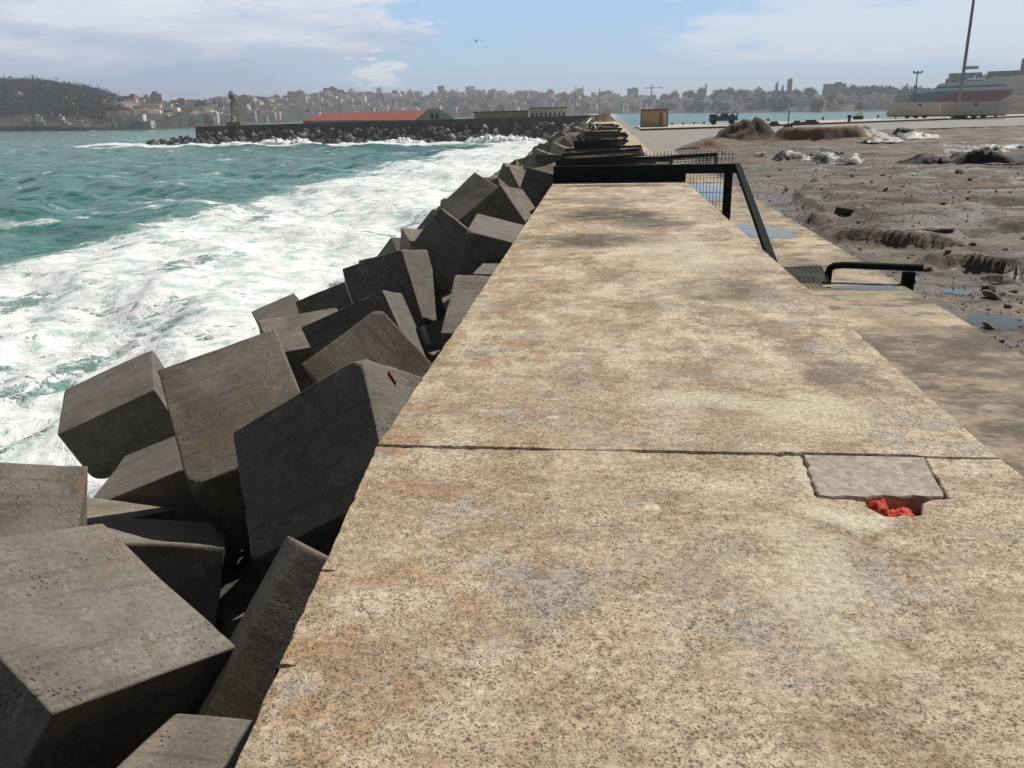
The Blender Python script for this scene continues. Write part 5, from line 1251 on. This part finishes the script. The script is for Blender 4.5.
MB().tube([(0, 0, .2), (0, 0, 1.9)], .06, 6).build('post', MBLACK, w); MB().box((0, 0, .22), (1.1, .6, .44), None, .5).build('base', MEARTHR, w)
for i, (px, ln, nm) in enumerate([(773, 1.4, 'low reddish timber baulk left of the marker post'), (796, 1.2, 'low reddish timber baulk right of the marker post'), (810, 2.1, 'longer grey-brown timber baulk farther right of the marker post')]):
    p = gnd(px, 125.6 - i * .9, QZ); o = MB().box((0, 0, .14), (ln, .45, .28)).box((.1, .05, .38), (ln * .6, .3, .2)).build('timber_baulk', MEARTHR if i < 2 else MBRWN); o.location = (p.x, p.y, QZ); tag(o, nm, 'timber')
# sailing boats and cranes across the harbour
def sail(px, ymast, dist, label):
    p = back(px, dist); e = empty('sailing_boat', (p.x, p.y, SEA), rr.uniform(-.4, .4), label, 'sailing boat')
    m = MB(); pr = [(-5, 0), (-4.5, -1.4), (0, -1.7), (3.5, -1.0), (5.5, 0), (3.5, 1.0), (0, 1.7), (-4.5, 1.4)]; m.prism(pr, -.3, 1.2); m.build('hull', MWHITE, e)
    MB().box((-.6, 0, 1.6), (3.6, 1.8, .8), None, .8).build('cabin', MWHITE, e)
    MB().tube([(.5, 0, 1), (.5, 0, zpix(px, ymast, dist) - SEA)], [.30, .2], 6).build('mast', MPOLE, e)
for px, ym, d, l in ((574.5, 86, 520, 'sailing boat with the leftmost of three tall masts beyond the seawall'), (582, 86, 540, 'sailing boat with the middle of three tall masts beyond the seawall'), (598.5, 88, 500, 'sailing boat with the rightmost of three tall masts beyond the seawall')): sail(px, ym, d, l)
p = back(651, 1300); tc = empty('tower_crane', (p.x, p.y, 10), 0, 'thin tower crane on the skyline above the orange hut', 'crane'); zt = zpix(651, 85, 1300) - 10
MB().box((0, 0, zt / 2), (1.6, 1.6, zt)).build('mast', MPOLE, tc); MB().box((3, 0, zt - 4), (26, 1.2, 1.0)).build('jib', MPOLE, tc)
b0 = azel(476.5, 41.5); bd = 90; bx = Vector((bd * math.sin(b0[0]), bd * math.cos(b0[0]), 1.6 + bd * math.tan(b0[1])))
bi = empty('bird', bx, R(-70), 'dark bird gliding in the clear sky above the town', 'bird')
m = MB(); m.tube([(-.24, 0, 0), (-.12, 0, .02), (.05, 0, .03), (.2, 0, .02), (.27, 0, .0)], [.02, .07, .085, .05, .01], 8); m.add([(-.24, -.02, 0), (-.24, .02, 0), (-.42, .08, 0), (-.42, -.08, 0), (-.3, 0, .02)], [(0, 1, 4), (1, 2, 4), (2, 3, 4), (3, 0, 4), (3, 2, 1, 0)]); m.build('body', MBLACK, bi)
for s in (-1, 1):
    m = MB(); m.add([(.12, s * .05, .03), (-.08, s * .05, .03), (-.05, s * .30, .16), (.10, s * .30, .17), (-.22, s * .62, .05), (-.12, s * .60, .07), (.02, s * .17, .12)], [(0, 1, 6), (1, 2, 6), (2, 3, 6), (3, 0, 6), (2, 4, 5, 3)]); m.build('wing', MBLACK, bi)

# ================================================================== AIR
hz = bpy.data.materials.new('haze'); hz.use_nodes = True; g = NT(hz.node_tree); out = g.n('ShaderNodeOutputMaterial'); v = g.n('ShaderNodeVolumePrincipled')
v.inputs['Color'].default_value = (0.80, 0.88, 1.0, 1); v.inputs['Density'].default_value = 0.00031; v.inputs['Anisotropy'].default_value = 0.2
g.link(v.outputs[0], out.inputs['Volume'])
bx = MB().box((0, 0, 46), (11400, 11400, 108)); o = bx.build('haze', hz); tag(o, kind='stuff', label='thin pale sea haze lying over the whole bay', cat='haze')
